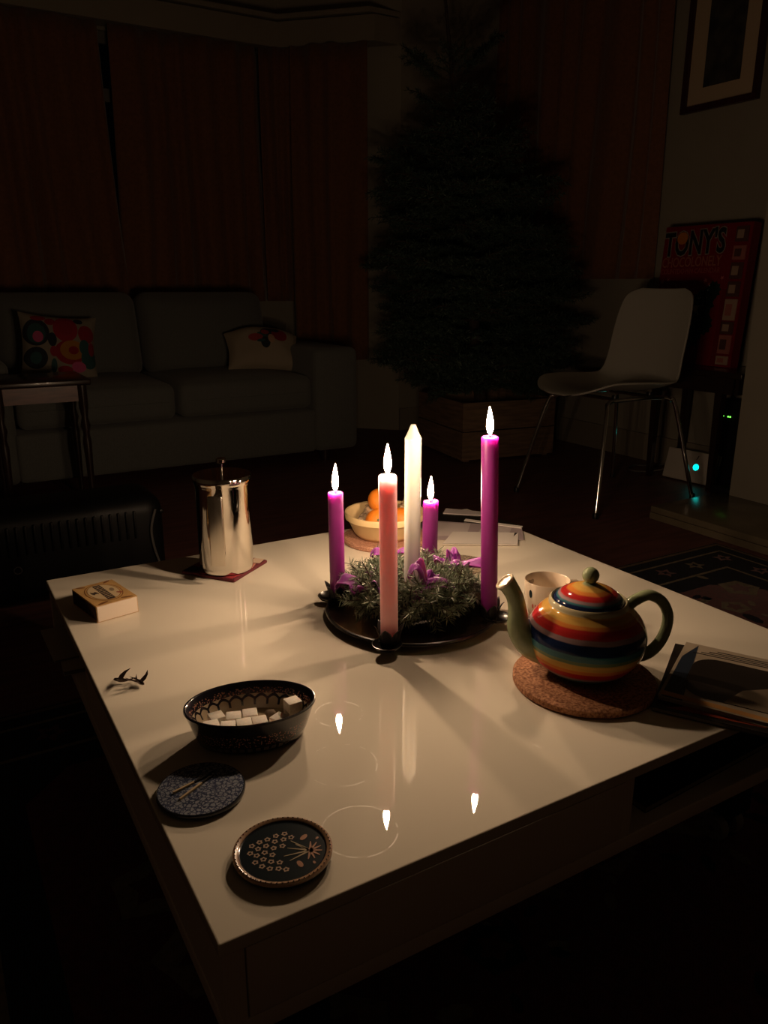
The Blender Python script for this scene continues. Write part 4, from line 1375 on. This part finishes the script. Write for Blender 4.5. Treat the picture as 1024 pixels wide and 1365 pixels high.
# ------------------------------------------------------------------ oval sugar dish
so_m = mat('dish_outer', (.02, .02, .03), .2, coat=.6)
g = NG(so_m)
vec, gx, gy, gz = g.coords()
ang = g.math('ARCTAN2', g.math('DIVIDE', gy, .68), gx)
DKB, PNK, BEI = (.012, .012, .020), (.42, .19, .13), (.52, .42, .29)
nz = g.new('ShaderNodeTexVoronoi'); nz.inputs['Scale'].default_value = 420
g.nt.links.new(vec, nz.inputs['Vector'])
dots = g.math('GREATER_THAN', nz.outputs['Distance'], .32)
pk = g.mix(dots, PNK, DKB)
inband = g.math('MULTIPLY', g.math('GREATER_THAN', gz, .012), g.math('LESS_THAN', gz, .027))
wave = g.math('ABSOLUTE', g.math('SINE', g.math('MULTIPLY', ang, 22)))
c1 = g.mix(inband, DKB, pk)
low = g.math('MULTIPLY', g.math('LESS_THAN', g.math('ABSOLUTE', g.math('SUBTRACT', gz, .007)), .0022), g.math('GREATER_THAN', wave, .6))
g.nt.links.new(g.mix(low, c1, (.12, .10, .09)), bsdf(so_m).inputs['Base Color'])
si_m = mat('dish_inner', (.5, .4, .3), .2, coat=.6)
g = NG(si_m)
vec, gx, gy, gz = g.coords()
ang = g.math('ARCTAN2', g.math('DIVIDE', gy, .68), gx)
nz = g.new('ShaderNodeTexVoronoi'); nz.inputs['Scale'].default_value = 420
g.nt.links.new(vec, nz.inputs['Vector'])
dots = g.math('GREATER_THAN', nz.outputs['Distance'], .36)
wave = g.math('ABSOLUTE', g.math('SINE', g.math('MULTIPLY', ang, 13)))
edge = g.math('ADD', .0235, g.math('MULTIPLY', wave, .0048))
arch = g.math('LESS_THAN', g.math('ABSOLUTE', g.math('SUBTRACT', gz, edge)), .0019)
petal = g.math('MULTIPLY', g.math('LESS_THAN', wave, .30), g.math('MULTIPLY', g.math('GREATER_THAN', gz, .0165), g.math('LESS_THAN', gz, .026)))
col = g.mix(g.math('MAXIMUM', arch, petal), BEI, DKB)
col = g.mix(g.math('GREATER_THAN', gz, .0300), col, g.mix(dots, PNK, DKB))
col = g.mix(g.math('GREATER_THAN', gz, .0375), col, DKB)
g.nt.links.new(col, bsdf(si_m).inputs['Base Color'])
dish = thing('oval_dish', 'oval dark patterned ceramic dish of sugar cubes', 'dish', (-.3375, -.196, T + .0003), math.atan2(-.045, .146))
EY = .68
outp = [(0, .0), (.058, .0), (.0625, .0025), (.0665, .012), (.0745, .036), (.0775, .0425)]
inp = [(.0775, .0425), (.0770, .0445), (.0755, .0448), (.0738, .0435), (.0700, .034), (.0640, .018), (.0600, .0125), (0, .0120)]
MB().lathe(outp, 72, (0, 0, 0), 0, 1, EY).lathe(inp, 72, (0, 0, 0), 1, 1, EY).build('glazed_wall', [so_m, si_m], dish, angle=60)
MB().ring(0, 0, 0, .0752, .0778, 0, 72, 1, EY).v
sug = mat('sugar', (.85, .80, .72), .9, var=.05, scale=400, bump=.4, bscale=900, sss=.2, sss_scale=.004)
cub = MB().rbox((0, 0, 0), (.0175, .0175, .0130), .0008, 1).build('sugar_cube', sug, None)
me_c = cub.data
bpy.data.objects.remove(cub)
dl = Matrix.Rotation(dish.rotation_euler.z, 4, 'Z')
cubes = [(-.046, -.006, .0192, .15, 'leftmost sugar cube, low in the oval dish'), (-.0275, -.012, .0192, -.1, 'second sugar cube from the left, front row of the oval dish'), (-.0085, -.010, .0192, .05, 'middle sugar cube in the front row of the oval dish'),
         (.0095, -.009, .0192, .08, 'rightmost sugar cube of the front row in the oval dish'), (-.040, .0125, .0192, .3, 'sugar cube in the back row at the left end of the dish'), (-.020, .008, .0192, -.05, 'sugar cube in the back row behind the second one'), (-.0005, .0105, .0192, .02, 'sugar cube in the back row behind the middle one'),
         (.033, -.008, .0192, .75, 'tilted sugar cube lying apart near the right of the dish'), (.050, .004, .0192, .2, 'sugar cube under the uppermost one at the right end'), (.0505, .0035, .0325, .35, 'uppermost sugar cube at the right end of the dish')]
for (x, y, z_, rz, lb) in cubes:
    o = bpy.data.objects.new('sugar_cube', me_c)
    C.objects.link(o)
    q = dl @ Vector((x, y, 0))
    o.location = (dish.location.x + q.x, dish.location.y + q.y, T + z_)
    o.rotation_euler = (0, 0, dish.rotation_euler.z + rz)
    tag(o, lb, 'sugar cube', 'sugar cubes in the oval dish')
q = dl @ Vector((.024, .0115, 0))
o = MB().rbox((0, 0, 0), (.013, .012, .011), .004, 3).build('brown_sugar_lump', mat('brown_sugar', (.16, .11, .07), .8, var=.3, scale=200), None, (dish.location.x + q.x, dish.location.y + q.y, T + .0180))
tag(o, 'small dark brown sugar lump among the white cubes', 'sugar lump')

# ------------------------------------------------------------------ matchbox
mbx = thing('matchbox', 'tan matchbox with an oval label, lying near the far left corner', 'matchbox', (-.4075, .2875, T + .0003), math.radians(11.5))
tanm = mat('matchbox_card', (.52, .31, .11), .7, var=.12, scale=40)
W2, L2, HB = .0345, .0505, .028
MB().span(-W2, W2, -L2 + .001, L2 - .001, 0, .0008).span(-W2, W2, -L2 + .001, L2 - .001, HB - .0008, HB).span(-W2, -W2 + .0008, -L2 + .001, L2 - .001, .0008, HB - .0008).span(W2 - .0008, W2, -L2 + .001, L2 - .001, .0008, HB - .0008).build('sleeve', [tanm], mbx, smooth=False)
MB().span(-W2 + .0012, W2 - .0012, -L2, L2, .0012, HB - .0012).build('tray', mat('white_card', (.72, .62, .52), .8), mbx, smooth=False)
for s_ in (-1, 1):
    MB().span(s_ * W2, s_ * (W2 + .0003), -L2 + .002, L2 - .002, .003, HB - .003).build('striker', mat('striker_brown', (.045, .02, .015), .9), mbx, smooth=False)
b = MB()
z = HB + .0002
br = 1
b.disc(0, .002, z, .0285, .042, 0, 40)                    # brown oval
b.disc(0, .002, z + .0001, .0270, .0402, 1, 40)
b.disc(0, .002, z + .0002, .0245, .0375, 0, 40)
b.disc(0, .002, z + .0003, .0235, .0362, 2, 40)           # cream field
b.poly([(-.0075, -.034), (.0055, -.0345), (.0065, .036), (-.006, .0365)], z + .0004, 3)     # dark band along the box
rnd = random.Random(2)
for k in range(9):                                          # worn, unreadable pale lettering on the band
    y = -.028 + k * .0070
    b.poly([(-.0055, y), (-.0055, y + .0016), (.0045, y + .0034), (.0045, y + .0018)], z + .0005, 2)
    if k % 2: b.poly([(-.0015, y + .001), (-.0015, y + .0042), (-.0002, y + .0042), (-.0002, y + .001)], z + .0005, 2)
b.disc(-.0145, .004, z + .0004, .0052, .010, 3, 12, .2)
b.disc(-.0150, .012, z + .0005, .003, .004, 2, 10)
b.disc(-.0135, -.0035, z + .0005, .003, .0035, 2, 10)
b.disc(.0145, .004, z + .0004, .004, .008, 4, 12, -.2)
b.disc(.0195, -.016, z + .0005, .003, .006, 5, 10, .7)
for s_ in (-1, 1):
    b.disc(s_ * .022, .044, z + .0001, .008, .003, 0, 10, s_ * .5)
    b.disc(s_ * .020, -.043, z + .0001, .010, .003, 0, 10, -s_ * .3)
b.build('label_print', [mat('brown_ink', (.20, .075, .02), .7), tanm, mat('cream_ink', (.60, .46, .27), .7), mat('sepia_ink', (.035, .02, .015), .7), mat('grey_ink', (.25, .18, .11), .7), mat('brick_ink', (.30, .07, .03), .7)], mbx, smooth=False)

# ------------------------------------------------------------------ two little metal swallows
bronze = mat('dark_pewter', (.16, .115, .10), .25, metal=.9)
def swallow(label, loc, rz, pitch, sc):
    o = thing('metal_swallow', label, 'ornament', loc, rz, 'metal swallows')
    o.rotation_euler = (0, pitch, rz)
    sp = spline([(-.010, 0, .0035, .0008), (-.005, 0, .0035, .0022), (.001, 0, .0042, .0031), (.006, 0, .0052, .0024), (.0085, 0, .0056, .0019), (.0105, 0, .0054, .0005)], 4)
    MB().tube([tuple(c * sc for c in p[:3]) for p in sp], [p[3] * sc for p in sp], 10).build('body', bronze, o)
    for s_ in (-1, 1):
        pts = [(.005, .001), (.0035, .007), (-.001, .0125), (-.0085, .0165), (-.0045, .0105), (-.003, .005), (-.002, .001)]
        w_ = MB()
        lo = [(x * sc, s_ * y * sc, (.0048 + .45 * y) * sc) for x, y in pts]
        hi = [(x, y, z_ + .0007 * sc) for x, y, z_ in lo]
        n = len(pts)
        w_.add(lo + hi, [tuple(range(n)), tuple(range(n, 2 * n))] + [(i, (i + 1) % n, n + (i + 1) % n, n + i) for i in range(n)])
        w_.build('wing', bronze, o, smooth=False)
        MB().tube([(-.0095 * sc, 0, .0036 * sc), (-.014 * sc, s_ * .0022 * sc, .004 * sc), (-.0185 * sc, s_ * .0050 * sc, .0048 * sc)], [.0014 * sc, .0009 * sc, .0002 * sc], 6).build('tail_feather', bronze, o)
    return o
swallow('little metal swallow lying on the left, wing raised', (-.4430, .0120, T + .0012), math.radians(150), .05, 1.0)
swallow('little metal swallow lying on the right, touching the other', (-.4230, -.0060, T + .0014), math.radians(-75), .12, 1.0)
